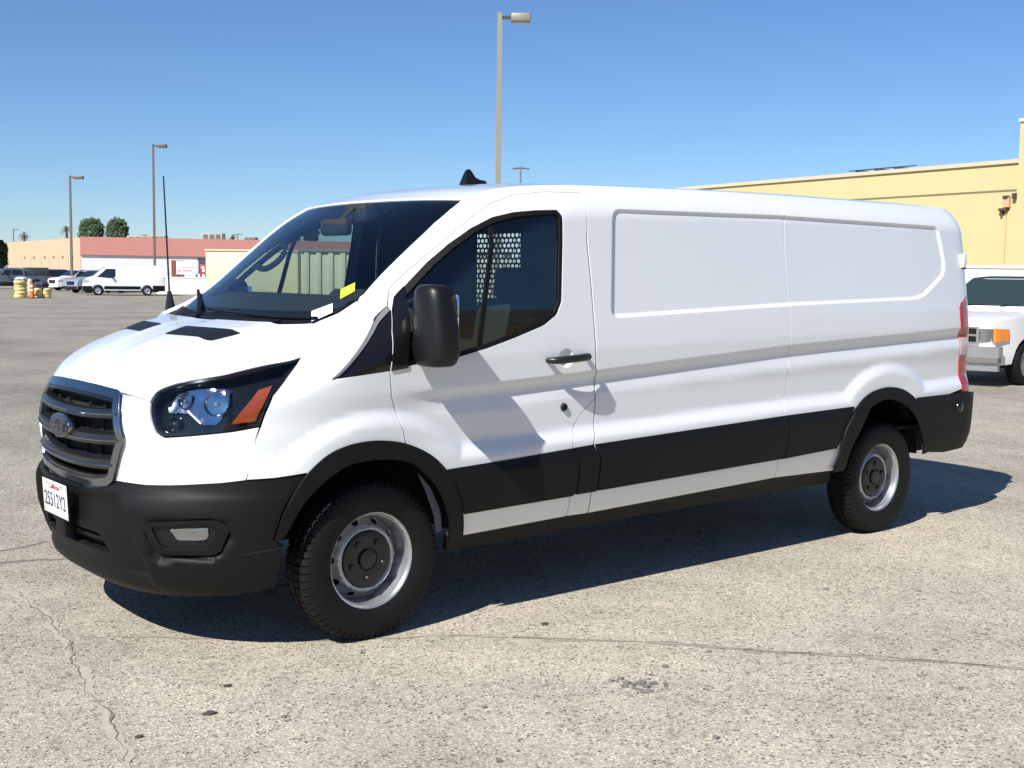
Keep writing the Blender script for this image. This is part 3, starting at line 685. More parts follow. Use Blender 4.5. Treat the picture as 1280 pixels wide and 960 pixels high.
# number plate
pz = .585; pt = Matrix.Translation((-1.026, 0, pz)) @ Matrix.Rotation(math.radians(-3), 4, 'Y')
plate = MB().box((0, 0, 0), (.004, .305, .152), .001).build('number_plate', mat('plate_white', (.78, .78, .77), .35), VAN); plate.data.transform(pt)
PL = lambda dy, dz: pt @ FRONTM(-.0032, dy, dz)
text('plate_number', '25512Y2', .092, mat('plate_ink', (.03, .035, .09), .5), plate, PL(0, -.012) @ Matrix.Diagonal((.8, 1, 1, 1)), 0, 1.02)
text('plate_state', 'California', .034, mat('plate_red', (.55, .06, .09), .5), plate, PL(0, .052), .3)
fr = MB()
for c, d in (((.003, 0, .079), (.008, .318, .008)), ((.003, 0, -.079), (.008, .318, .008)), ((.003, .156, 0), (.008, .008, .15)), ((.003, -.156, 0), (.008, .008, .15))): fr.box(c, d)
o = fr.build('plate_frame', PLAST, plate); o.data.transform(pt)
o = MB().box((.03, -.02, -.11), (.05, .12, .11), .006).build('plate_bracket', PLAST, plate); o.data.transform(pt)
for dy in (-.09, .09):
    o = MB().lathe([(-.002, .001), (-.002, .005), (0, .006)], 10).build('plate_screw', DCHROME, plate); o.data.transform(pt @ Matrix.Translation((-.003, dy, .062)) @ Matrix.Rotation(math.radians(-90), 4, 'Z'))

# --- hood
E3 = [BODY.hit3(*p) for p in [(187.5, 501)]+H_TOP+[(386, 432), (395, 417.5), (394, 410), (390.5, 405)]]
E3 = [e+[0, 0, .002] for e in E3]; E3[0] = E3[0]+[-.004, -.003, -.002]
HC = [(-.915, 0, 1.085), (-.885, 0, 1.135), (-.82, 0, 1.185), (-.72, 0, 1.238), (-.573, 0, 1.296), (-.468, 0, 1.328), (-.32, 0, 1.357)]
def hdisp(a, v, x, y):
    yr = .30+.26*sstep(.2, 1, v); u = np.abs(y)
    return .010*(1-sstep(-.035, .03, u-yr))*sstep(.02, .2, v)-.004*(1-sstep(.05, .16, u))*sstep(.1, .3, v)
HOOD = Patch(HC, E3, 5., 2., hdisp)
hood = panel('hood', lambda a, b: HOOD(a, b), [np.array(p) for p in [(-1, 0), (1, 0), (1, 1), (-1, 1)]], PAINT, VAN, step=.022, ds=.012, depth=.02)
ventm = mat('vent_mesh', (.006, .006, .007), .45, bump=.6, bscale=260)
for s in (-1, 1):
    c = [HOOD.findxy(x, s*y) for x, y in ((-.573, .144), (-.468, .137), (-.400, .539), (-.518, .505))]
    if s < 0: c = c[::-1]
    panel('hood_vent', lambda a, b: HOOD(a, b), rounded(c, .012), ventm, hood, step=.03, off=.0035, depth=.006)

# --- windshield, cowl, roof
WE3 = [BODY.hit3(*p) for p in W_EDGE_PX[1:]]
WE3[0] = WE3[0]+[.0, 0, -.01]
WC = [(-.20, 0, 1.38), (0, 0, 1.555), (.2, 0, 1.715), (.4, 0, 1.855), (.565, 0, 1.953)]
WS = Patch(WC, WE3, 3.0, 2.2)
ws = panel('windshield', lambda a, b: WS(a, b), [np.array(p) for p in [(-1, 0), (1, 0), (1, 1), (-1, 1)]], WSG, VAN, step=.03, off=-.006, depth=0)
black_band = [np.array(p) for p in [(-1, 0), (1, 0), (1, 1), (-1, 1)]]
panel('windshield_border', lambda a, b: WS(a, b), black_band, SEAL, ws, holes=[rounded([np.array(p) for p in [(-.972, .06), (.972, .06), (.968, .975), (-.968, .975)]], .06)], step=.03, off=-.009, depth=.012)
CO = Patch([(-.34, 0, 1.335), (-.27, 0, 1.345), (-.195, 0, 1.383)], [E3[-1]+[-.01, .0, -.03], (E3[-1]+WE3[0])/2-[0, 0, .02], WE3[0]+[0, 0, -.002]], 3., 2.2)
panel('cowl', lambda a, b: CO(a, b), [np.array(p) for p in [(-1.02, 0), (1.02, 0), (1.0, 1), (-1.0, 1)]], PLAST, VAN, step=.05, depth=.01)
xr = np.concatenate([np.linspace(qf, qf+.6, 12), np.linspace(qf+.65, QR-.02, 14), np.linspace(QR+.03, QC, 9)])
RE3 = [WE3[-1]]+[S(np.array([q]), np.array([ztop(q)]))[0] for q in xr[1:]]
RC = [(.565, 0, 1.955), (.68, 0, 1.995), (.85, 0, 2.03), (1.2, 0, 2.066), (2.0, 0, 2.092), (3.5, 0, 2.118), (4.4, 0, 2.118), (4.72, 0, 2.09), (4.87, 0, ztop(QC)+.01)]
ROOF = Patch(RC, RE3, 2.6, 2.2)
roof = panel('roof', lambda a, b: ROOF(a, b), [np.array(p) for p in [(-1, 0), (1, 0), (1, 1), (-1, 1)]], PAINT, VAN, step=.04, ds=.02, depth=.02)
panel('headliner', lambda a, b: ROOF(a, b), [np.array(p) for p in [(-.93, .02), (.93, .02), (.93, .2), (-.93, .2)]], TRIM, VAN, step=.06, off=-.06, depth=0)
# shark fin antenna
fx = hit(592, 229, 1, 0)
fin = MB()
prof = [(-.065, 0), (-.055, .04), (-.040, .082), (-.024, .088), (-.010, .074), (.006, .046), (.03, .034), (.075, .028), (.085, 0)]
V = []; 
for s, k in ((-1, .5), (1, .5)):
    for (x, z) in prof: V.append((x, s*(.03*(1-z/.1)+.004), z))
n = len(prof); fin.add(V, [tuple(range(n)), tuple(range(n, 2*n))[::-1]]+[(i, i+1, n+i+1, n+i) for i in range(n-1)])
o = fin.build('roof_antenna', GLOSSB, VAN, 50); o.location = (fx[0]-.01, 0, fx[2]-.014)
# whip antenna on the far front corner
ab = np.array(hit(213, 391, 1, .82)); at = hit(204.3, 220, 1, .82)
an = MB().tube([ab-[0, 0, .05], ab+[0, 0, .03], ab+(at-ab)*.16, ab+(at-ab)*.161, at], [.032, .028, .011, .0055, .004], 8)
an.build('whip_antenna', mat('antenna_black', (.008, .008, .009), .5), VAN)
# wipers
wc_ = lambda px, py, o=.012: (lambda c: (lambda p: p+np.array([-.6, 0, .8])*o)(WS(c[0], c[1])))(WS.find(px, py))
for pts in ([(398, 400), (350, 399), (300, 394), (262, 388)], [(352, 408), (310, 404), (275, 401), (240, 400)]):
    P3 = [wc_(*p) for p in pts]; MB().tube(spl(P3, 5), .007, 6).build('wiper', GLOSSB, VAN)
MB().tube([wc_(250, 398), wc_(251, 382), wc_(248, 363)], [.016, .012, .008], 8).build('wiper', PLAST, VAN)
# stickers
def sticker(name, c, m):
    q = [WS.find(*p) for p in c]; return panel(name, lambda a, b: WS(a, b), q, m, ws, step=.03, off=.002, depth=0)
sticker('paper_label', [(389.5, 403.5), (416, 391), (416, 379.5), (389.5, 389.5)], mat('white_paper', (.8, .8, .8), .6))
for k in range(3):
    sticker('label_print', [(392, 399.5-k*3), (411-k*3, 390.3-k*3+k*1.2), (411-k*3, 389.5-k*3+k*1.2), (392, 398.6-k*3)], mat('grey_print', (.25, .27, .3), .6))
sticker('yellow_tag', [(425.5, 374), (443.5, 364), (444, 353.5), (426, 362)], mat('yellow_green_paper', (.62, .75, .03), .6))
sticker('tag_print', [(428, 370.5), (437, 365.5), (437, 363.8), (428, 368.8)], mat('grey_print', (.1, .1, .1)))
sticker('tag_print', [(429, 365), (441, 359), (441, 358.2), (429, 364)], mat('grey_print', (.1, .1, .1)))

# --- trim along the side
def SC(q, z):
    p = S(q, z); p[..., 1] -= .014*sstep(.012, .055, ZCT(p[..., 0])-p[..., 2]); return p
def clad(pts, name, par=VAN, off=.004, m=PLAST, **k): return panel(name, SC, pts, m, par, step=.02, ds=.014, off=off, depth=.012, mirror=True, **k)
def STR(q, z):
    p = S(q, z); p[..., 1] -= .020*sstep(-.30, -.50, p[..., 0]); return p
panel('wheel_arch_trim', STR, [np.array(p) for p in list(fo)+list(fi[:1:-1])], PLAST, VAN, step=.03, ds=.014, off=.014, depth=.016, mirror=True)
clad([np.array(p) for p in list(ro)+list(ri[::-1])], 'wheel_arch_trim', off=.014)
cdp = BODY.px([(558, 587), (640, 573.7), (715.3, 560.3), (720.5, 569.5), (721, 590), (716.5, 616.5), (712, 619.5), (640, 631.5), (577.5, 642), (576.5, 630), (569, 606)])
a, b = panel('door_cladding', SC, cdp, PLAST, door, step=.02, ds=.014, off=.004, depth=.012, mirror=True, both=door_r)
clad(BODY.px([(716.5, 560), (742, 555.6), (747.6, 572.4), (742.8, 613.4), (718, 617.5), (722.4, 590), (722, 569.5)]), 'cladding')
clad(BODY.px([(743.3, 555.4), (860, 537.8), (900, 531.8), (980.5, 519.7), (984, 532), (979, 568), (972, 573.6), (900, 586), (745, 612.6), (749.6, 572.4)]), 'cladding')
clad(BODY.px([(981.8, 519.5), (1067.5, 508), (1052, 543), (1043, 560), (974, 573.6), (980.3, 567.7), (985.3, 532)]), 'cladding')
SILLB = pch([.0, .3, 3.3, 4.2], [.36, .362, .405, .42])
sl_top = BODY.px([(562, 672), (640, 660), (740, 642), (900, 611), (1041, 588)]); sl_bot = BODY.px([(1039, 604), (900, 629), (740, 656.5), (640, 677), (560, 691)])
sill = lambda q, z: S(q, z)
panel('sill', sill, sl_top+sl_bot, PLAST, VAN, step=.04, off=-.012, depth=.03, mirror=True)
# --- rear bumper, tail lamps, rear doors
rb_out = BODY.px([(1145, 497), (1205, 488.5)]); 
rbz = rb_out[1][1]
rb_l = BODY.px([(1159, 564.5), (1158.5, 545), (1154, 522), (1146.5, 504)])
QE = QR+QREF[-1]
RBB = Body(CF, lambda z: Wz(z)+.012, lambda x, z: .026*(1-sstep(0, .12, z-.92))+0*x)
SRB = lambda q, z: RBB.surf(q, z)+np.stack([.035*sstep(QR-.05, QR+.25, np.broadcast_to(q, np.broadcast(q, z).shape)), 0*(q+z), 0*(q+z)], -1)
rbp = rb_l+[rb_out[0], np.array((QR+.06, rbz-.008)), np.array((QR+.2, rbz-.02)), np.array((QE, rbz-.08)), np.array((QE, .46)), np.array((QR+.22, .46)), np.array((QR+.05, .455)), np.array((QR-.1, .45))]
rbo, rb2 = panel('rear_bumper', SRB, rbp, PLAST, VAN, step=.025, ds=.014, off=.004, depth=.03, mirror=True)
gv = [BODY.inv(BODY.hit3(x, y)) for x, y in ((1160, 539), (1197, 529.5))]
panel('bumper_groove', SRB, [np.array(gv[0]), np.array(gv[1]), np.array(gv[1])+[0, -.012], np.array(gv[0])+[0, -.012]], VOID, rbo, step=.03, off=.0055, depth=0)
sc = np.array(BODY.inv(BODY.hit3(1196, 508.5)))
s3 = SRB(np.array([sc[0]]), np.array([sc[1]]))[0]
o = MB().lathe([(-.022, .001), (-.022, .02), (-.016, .034), (.0, .042), (.004, .042)], 20).build('side_plug', GLOSSB, rbo); o.location = s3
tl = [(1199, 373), (1206.5, 361), (1208.5, 372), (1209, 480), (1208.5, 486.5), (1202.3, 487)]
tq = [np.array((qtail+.004, zlt-.005)), np.array((qtail+.12, zlt+.045)), np.array((qtail+.12, rbz-.005)), np.array((rear_edge[-1][0]+.004, rbz-.002))]
tlo, _ = panel('tail_lamp', S, tq, RED, VAN, step=.02, off=.006, depth=.02, mirror=True)
for oo in (tlo, _):
    mm = oo
zq = tq[0][1]; hh = zq-rbz
for tgt, mir in ((tlo, False),):
    c, c2 = panel('tail_lamp_band', S, [np.array((qtail+.012, rbz+hh*.42)), np.array((qtail+.112, rbz+hh*.42)), np.array((qtail+.112, rbz+hh*.62)), np.array((qtail+.012, rbz+hh*.62))], WLENS, tlo, step=.03, off=.009, depth=.004, mirror=True, both=_)
panel('rear_door', S, [np.array((qtail+.14, .60)), np.array((QE-.003, .60)), np.array((QE-.003, ztop(QC)-.01)), np.array((QC+.006, ztop(QC)-.012)), np.array((QC+.006, zlt+.04)), np.array((qtail+.14, zlt+.04))], PAINT, VAN, step=.05, depth=.02, mirror=True)
hp3 = hit(1202, 326, 1, -.80)
MB().box((0, 0, 0), (.035, .05, .09), .006).build('door_hinge', PAINT, VAN).location = BODY.hit3(1200.5, 326)+[.02, .0, 0]
MB().box((0, 0, 0), (.03, .04, .03), .005).build('door_hinge', PLAST, VAN).location = BODY.hit3(1200.5, 326)+[.035, .005, -.04]

# --- underbody and wheel wells
MB().box((1.85, 0, .50), (2.4, 1.86, .24)).box((4.5, 0, .60), (.55, 1.68, .30)).box((-.62, 0, .55), (.34, 1.1, .3)).box((.0, 0, .72), (1.1, 1.0, .5)).box((3.75, 0, .6), (1.3, 1.0, .5)).build('underbody', VOID, VAN, None)
for xc, zc, r in ((.0, .36, .50), (3.735, .40, .53)):
    for s in (-1, 1):
        V = []; F = []; n = 24
        for k in range(n+1):
            a = math.radians(5+170*k/n)
            V += [(xc+r*math.cos(a), s*.90, zc+r*math.sin(a)), (xc+r*math.cos(a), s*.6, zc+r*math.sin(a))]
        F = [(2*k, 2*k+1, 2*k+3, 2*k+2) for k in range(n)]+[tuple(range(1, 2*n+3, 2))]
        mesh_obj('wheel_well', V, F, VOID, VAN, 40)
# pale inner edge of the front wheel well
wl = BODY.px([(531, 594), (546, 612), (557, 638), (558, 674), (551, 676), (549, 640), (541, 616)])
panel('wheel_well_edge', S, wl, mat('dusty_grey', (.10, .115, .14), .7, var=.3, vscale=30), VAN, step=.03, off=-.05, depth=.01, mirror=True)

# --- wheels
def tyre_mesh():
    R, Wd = .3555, .118
    half = [(-.058, .206), (-.098, .212), (-.109, .235), (-.116, .262), (-.1175, .285), (-.115, .305), (-.1115, .318), (-.110, .323), (-.104, .3345), (-.098, .3415), (-.090, .346), (-.076, .3485), (-.071, .3495), (-.068, .343), (-.060, .343), (-.057, .351), (-.032, .3525), (-.029, .345), (-.021, .345), (-.018, .3545), (0, .3555)]
    prof = half+[(-h, r) for h, r in half[-2::-1]]; m = len(prof); n = 256; V = []; F = []
    for k in range(n):
        a = 2*math.pi*(k//4+(0, .17, .22, .95)[k % 4])/(n/4); lowg = k % 4 < 2
        for i, (h, r) in enumerate(prof):
            ii = min(i, m-1-i); sh = k % 4
            if 7 <= ii <= 12 and lowg: r -= .009
            if 15 <= ii <= 16 and lowg: r -= .007
            if ii >= 19 and lowg and (k//4) % 2: r -= .005
            if ii in (2, 3) and False: r += 0
            V.append((r*math.cos(a), h*(.5 if h > 0 else 1), r*math.sin(a)))
    for k in range(n):
        k2 = (k+1) % n
        for i in range(m-1): F.append((k*m+i, k*m+i+1, k2*m+i+1, k2*m+i))
    return V, F
def rprof(r):   # face of the steel wheel: outward depth (towards -y) against radius
    return np.interp(r, [0, .085, .118, .126, .134, .146, .152, .160, .178, .186, .192, .205], [-.040, -.040, -.040, -.052, -.058, -.050, -.036, -.024, -.008, .002, .006, .006])
tV, tF = tyre_mesh()
tyre_me = None
def wheel(x, y, z, steer, side):
    global tyre_me, rim_me, cap_me, disc_me
    root = bpy.data.objects.new('wheel', None); link(root, VAN); root.location = (x, y, z); root.rotation_euler = (0, rnd.uniform(0, 6), steer+(0 if side < 0 else math.pi))
    root.empty_display_size = .1
    if tyre_me is None:
        o = MB().add(tV, tF).build('tyre', RUBBER, root, 28); tyre_me = o.data
        # raised rings and lettering band on the sidewall
        o = MB().lathe([(.058, .203), (-.02, .198), (-.075, .198), (-.088, .203), (-.094, .2095), (-.0985, .2165), (-.0965, .2205), (-.0925, .2195), (-.090, .212), (-.080, .2055), (-.074, .196), (-.030, .188), (-.012, .186), (.05, .186)], 72).build('rim', STEEL, root, 40); rim_me = o.data
        hol = []
        for k in range(10):
            a = 2*math.pi*k/10; c = np.array((.1665*math.cos(a), .1665*math.sin(a))); e = np.array((math.cos(a), math.sin(a))); t = np.array((-e[1], e[0]))
            hol.append([c+e*.0130*math.cos(b)+t*.0185*math.sin(b) for b in np.linspace(0, 2*math.pi, 15)[:-1]])
        ring = [np.array((.190*math.cos(a), .190*math.sin(a))) for a in np.linspace(0, 2*math.pi, 73)[:-1]]
        inner = [np.array((.115*math.cos(a), .115*math.sin(a))) for a in np.linspace(0, 2*math.pi, 49)[:-1]]
        o = panel('wheel_disc', lambda a, b: np.stack([a, rprof(np.hypot(a, b)), b], -1), ring, STEEL, root, holes=hol+[inner], step=.009, ds=.009, depth=.006); disc_me = o.data
        o = MB().lathe([(-.040, .124), (-.056, .121), (-.060, .112), (-.058, .085), (-.058, .052), (-.052, .049), (-.052, .044), (-.066, .041), (-.068, .03), (-.068, .0005)], 40).build('hub_cap', PLAST, root, 30)
        cm = MB()
        for k in range(5):
            a = 2*math.pi*(k+.3)/5; cm.lathe([(-.070, .001), (-.070, .011), (-.066, .014), (-.055, .016)], 10, 'y', (.085*math.cos(a), 0, .085*math.sin(a)))
        b = len(o.data.vertices); mbv = MB(); mbv.add([v.co[:] for v in o.data.vertices], [tuple(p.vertices) for p in o.data.polygons]); mbv.add(cm.V, cm.F)
        bpy.data.objects.remove(o); o = mbv.build('hub_cap', mat('cap_plastic', (.015, .015, .017), .35), root, 30); cap_me = o.data
        o = MB().lathe([(-.0, .0005), (-.0, .186)], 24).build('brake_disc', VOID, root); root['bd'] = 1
    else:
        for nme, me in (('tyre', tyre_me), ('rim', rim_me), ('wheel_disc', disc_me), ('hub_cap', cap_me)): link(bpy.data.objects.new(nme, me), root)
        MB().lathe([(-.0, .0005), (-.0, .186)], 24).build('brake_disc', VOID, root)
    return root
ST = .02
wheel(0, -.866, .347, ST, -1); wheel(0, .866, .347, ST, 1); wheel(3.75, -.872, .347, 0, -1); wheel(3.75, .872, .347, 0, 1)

# --- door mirrors
def mirror_housing():
    c = hit(543, 408, 1, -1.125); V = []; F = []; n = 28; zs = [(-.172, .3), (-.168, .62), (-.155, .82), (-.13, .94), (-.09, 1.0), (-.03, 1.0), (.05, .975), (.11, .94), (.145, .86), (.165, .70), (.175, .45), (.178, .2)]
    for z, k in zs:
        hx = .062; hy = .118*(1-.16*sstep(-.1, .18, z)); cy = .012*sstep(-.1, .2, z)
        for i in range(n):
            a = 2*math.pi*i/n; ca, sa = math.cos(a), math.sin(a)
            ex = np.sign(ca)*abs(ca)**.62*hx*(k**.6); ey = np.sign(sa)*abs(sa)**.55*hy*(.25+.75*k)
            if ca < 0: ex *= 1.15
            V.append((ex+.02*(ey/.118)**2, ey+cy, z))
    for j in range(len(zs)-1):
        for i in range(n): F.append((j*n+i, j*n+(i+1) % n, (j+1)*n+(i+1) % n, (j+1)*n+i))
    F += [tuple(range(n))[::-1], tuple(range((len(zs)-1)*n, len(zs)*n))]
    return c, V, F
mc, mV, mF = mirror_housing()
mroot = MB().add([(v[0]+mc[0], v[1]+mc[1], v[2]+mc[2]) for v in mV], mF).build('door_mirror', mat('mirror_black', (.006, .0062, .0065), .4, spec=.35, bump=.2, bscale=400), VAN, 60)
y_in = -1.0
MB().box((mc[0]+.02, mc[1]+.155, mc[2]-.055), (.07, .14, .05), .012).build('mirror_arm', GLOSSB, mroot)
MB().box((mc[0]+.02, mc[1]+.155, mc[2]-.125), (.06, .13, .035), .012).build('mirror_arm', GLOSSB, mroot)
MB().box((mc[0]+.055, mc[1], mc[2]+.04), (.012, .19, .19), .004).build('mirror_glass', mat('mirror_silver', (.8, .82, .85), .03, 1.0), mroot)
MB().box((mc[0]+.055, mc[1], mc[2]-.105), (.012, .19, .07), .004).build('mirror_glass', mat('mirror_silver', (.8, .82, .85)), mroot)
m2 = mirror_mesh(mroot, VAN); hin = Vector((mc[0]+.03, .985, 0)); FOLD = Matrix.Translation(hin) @ Matrix.Rotation(math.radians(-68), 4, 'Z') @ Matrix.Translation(-hin)
for c in [m2]+[mirror_mesh(c, m2) for c in list(mroot.children) if 'arm' not in c.name]: c.data.transform(FOLD)

# --- cab interior
dash = MB().prism([(-.18, .9), (-.19, 1.345), (-.10, 1.395), (.03, 1.445), (.15, 1.475), (.30, 1.478), (.37, 1.41), (.38, 1.2), (.3, .9)], -.70, .70).build('dashboard', DARK, VAN, 40)
MB().prism([(.20, 1.46), (.26, 1.51), (.34, 1.51), (.37, 1.42)], -.58, -.22).build('instrument_hood', DARK, VAN, 40)
def seat(y):
    r = MB().box((.85, y, .78), (.5, .5, .16), .05).build('seat', DARK, VAN)
    o = MB().box((0, 0, .32), (.14, .48, .66), .06).build('seat_back', DARK, r); o.location = (1.02, y, .82); o.rotation_euler = (0, .18, 0)
    o = MB().box((0, 0, .73), (.10, .25, .17), .04).build('head_rest', DARK, r); o.location = (1.02, y, .82); o.rotation_euler = (0, .16, 0)
    MB().box((.85, y, .55), (.4, .4, .3)).build('seat_base', DARK, r)
seat(-.52); seat(.5)
sw = MB(); tp = [(0, .185*math.cos(a), .185*math.sin(a)) for a in np.linspace(0, 2*math.pi, 33)]
sw.tube(tp, .016, 8, False); sw.box((.0, 0, 0), (.03, .12, .10), .01); sw.tube([(0, -.18, 0), (0, .18, 0)], .012, 6); sw.tube([(0, 0, 0), (0, 0, -.18)], .012, 6); sw.tube([(0, 0, 0), (-.25, 0, -.12)], .03, 8)
o = sw.build('steering_wheel', DARK, VAN); o.location = (.56, -.40, 1.30); o.rotation_euler = (0, math.radians(28), 0)
rmc = hit(424, 283, 1, -.02)
o = MB().box((0, 0, 0), (.05, .25, .085), .02).build('rear_view_mirror', DARK, VAN); o.location = hit(420, 284, 1, 0); 
MB().tube([hit(425, 276, 1, 0), WS(np.array(0.), np.array(.93))], .012, 6).build('mirror_stalk', DARK, VAN)
MB().box((0, 0, 0), (.12, .2, .1), .02).build('sensor_box', DARK, VAN).location = WS(np.array(0.), np.array(.93))+[.06, 0, -.03]
gh = [hit(x, y, 1, .80) for x, y in ((320, 333), (332, 336), (348, 326), (357, 312), (352, 303))]
MB().tube(spl(gh, 5), .017, 8).build('grab_handle', TRIM, VAN)
# bulkhead with a perforated window
BX = 1.215
bk = panel('bulkhead', lambda a, b: np.stack([BX+0*a, -a, b], -1), [np.array(p) for p in [(-.9, .62), (.9, .62), (.92, 1.3), (.82, 1.93), (.5, 2.02), (-.5, 2.02), (-.82, 1.93), (-.92, 1.3)]], DARK, VAN, holes=[[np.array(p) for p in [(.083, 1.351), (.475, 1.351), (.475, 1.805), (.083, 1.805)]]], step=.12, depth=.02)
V = []; F = []; mb = MB(); cw, ch = .034, .0268
for j in range(17):
    for i in range(12):
        y0 = -.495+i*cw+(cw/2 if j % 2 else -.002); z0 = 1.35+j*ch; c = (y0+cw/2, z0+ch/2); b = []
        sq = [(y0, z0), (y0+cw/2, z0), (y0+cw, z0), (y0+cw, z0+ch/2), (y0+cw, z0+ch), (y0+cw/2, z0+ch), (y0, z0+ch), (y0, z0+ch/2)]
        hl = [(c[0]+.0122*math.cos(a), c[1]+.0105*math.sin(a)) for a in [math.radians(225+45*k) for k in range(8)]]
        mb.add([(BX, p[0], p[1]) for p in sq]+[(BX, p[0], p[1]) for p in hl], [(k, (k+1) % 8, 8+(k+1) % 8, 8+k) for k in range(8)])
mb.build('perforated_screen', DARK, bk, None)
MB().box((3.0, 0, .63), (3.4, 1.80, .02)).build('cargo_floor', DARK, VAN, None)

# ------------------------------------------------------------------ ground marks
def gp(px, py):
    d = ray(px, py); t = (0-CP[2])/d[2]
    for _ in range(40): p = CP+d*t; t = .5*t+.5*(float(gz(p[0], p[1]))-CP[2])/d[2]
    p = CP+d*t; p[2] = float(gz(p[0], p[1])); return p
def ribbon(name, pts, wd, z, m, seed=1, jit=.02):
    r = random.Random(seed); P = spl([gp(*p)[:2] for p in pts], 14); V = []; F = []
    L = np.concatenate([[0], np.cumsum([np.linalg.norm(P[k+1]-P[k]) for k in range(len(P)-1)])]); ss = np.arange(0, L[-1], .022); PP = [np.array([np.interp(q, L, [p[c] for p in P]) for c in (0, 1)]) for q in ss]; ph = [r.uniform(0, 6) for _ in range(6)]
    P = PP
    for i, p in enumerate(P):
        t = P[min(i+1, len(P)-1)]-P[max(i-1, 0)]; t = t/np.linalg.norm(t); n = np.array((-t[1], t[0])); q = ss[i]
        wob = .45*math.sin(q*6+ph[0])+.35*math.sin(q*14.3+ph[1])+.25*math.sin(q*33+ph[2])+.15*math.sin(q*71+ph[3]); h = wd*.5*(.65+.3*math.sin(q*9+ph[4])+.2*math.sin(q*27+ph[5]))*r.uniform(.8, 1.2)
        for k in (-1, 1): V.append((*(p+n*(wob*jit+max(h, wd*.08)*k)), z))
    F = [(2*i, 2*i+1, 2*i+3, 2*i+2) for i in range(len(P)-1)]
    return mesh_obj(name, V, F, m, ground)
CRK = mat('crack_dark', (.17, .153, .13), .9, var=.5, vscale=60); FIL = mat('crack_filler', (.40, .355, .285), .9, var=.3, vscale=40, bump=.5, bscale=120); SEAMG = mat('crack_soft', (.29, .262, .215), .9, var=.35, vscale=40)
ribbon('crack', [(95, 796), (150, 797), (250, 797), (330, 799), (420, 801), (500, 797), (560, 794), (640, 797)], .018, .002, SEAMG, 3)
ribbon('crack', [(640, 797), (700, 800), (760, 801), (850, 805), (900, 811), (950, 815), (1030, 819), (1100, 822), (1180, 829), (1290, 838)], .03, .0022, SEAMG, 4)
ribbon('crack', [(850, 804), (950, 813.5), (1030, 817.5), (1100, 821), (1180, 827.5), (1290, 836)], .011, .003, CRK, 5, .008)
ribbon('crack', [(640, 797), (760, 800.5), (850, 804)], .007, .003, CRK, 12, .008)
ribbon('filled_crack', [(0, 735), (40, 757), (70, 783), (88, 820), (105, 850), (125, 880), (145, 915), (160, 965)], .05, .0024, FIL, 6, .025)
ribbon('crack', [(20, 745), (58, 768), (80, 800), (96, 836), (118, 868), (137, 900), (155, 955)], .009, .0034, CRK, 7, .025)
ribbon('crack', [(-5, 705), (40, 701), (75, 699), (110, 696)], .04, .002, CRK, 8, .02)
ribbon('crack', [(-5, 690), (30, 683), (60, 676)], .025, .002, CRK, 9, .02)
ribbon('crack', [(-5, 468), (60, 487), (40, 520), (30, 560)], .03, .002, SEAMG, 10, .05)
# gravel crumbs and a rough patch of loose stones
peb = MB()
for k in range(70):
    if k < 42: px, py = 800+rnd.gauss(0, 16), 857+rnd.gauss(0, 5)
    else: px, py = rnd.uniform(0, 1280), rnd.uniform(700, 955)
    c = gp(px, py); r = rnd.uniform(.004, .010)
    peb.box((c[0], c[1], r*.4), (r*2*rnd.uniform(.7, 1.5), r*2, r*1.2), 0, rnd.uniform(0, 3))
tag(peb.build('gravel', mat('pebble', (.17, .16, .15), .9, var=.5, vscale=50), None, None), 'loose dark gravel crumbs scattered on the asphalt in front of the van', 'gravel', kind='stuff')
for px, py, r in ((262, 893, .021), (285, 858, .011), (680, 781, .014), (175, 922, .010)):
    c = gp(px, py); n = 9
    pts = [(c[0]+r*rnd.uniform(.5, 1.3)*math.cos(2*math.pi*i/n)*1.5, c[1]+r*rnd.uniform(.5, 1.2)*math.sin(2*math.pi*i/n)) for i in range(n)]
    MB().prism(pts, .002, .008, 'xy').build('tar_blob', mat('tar', (.06, .058, .055), .8), ground, None)

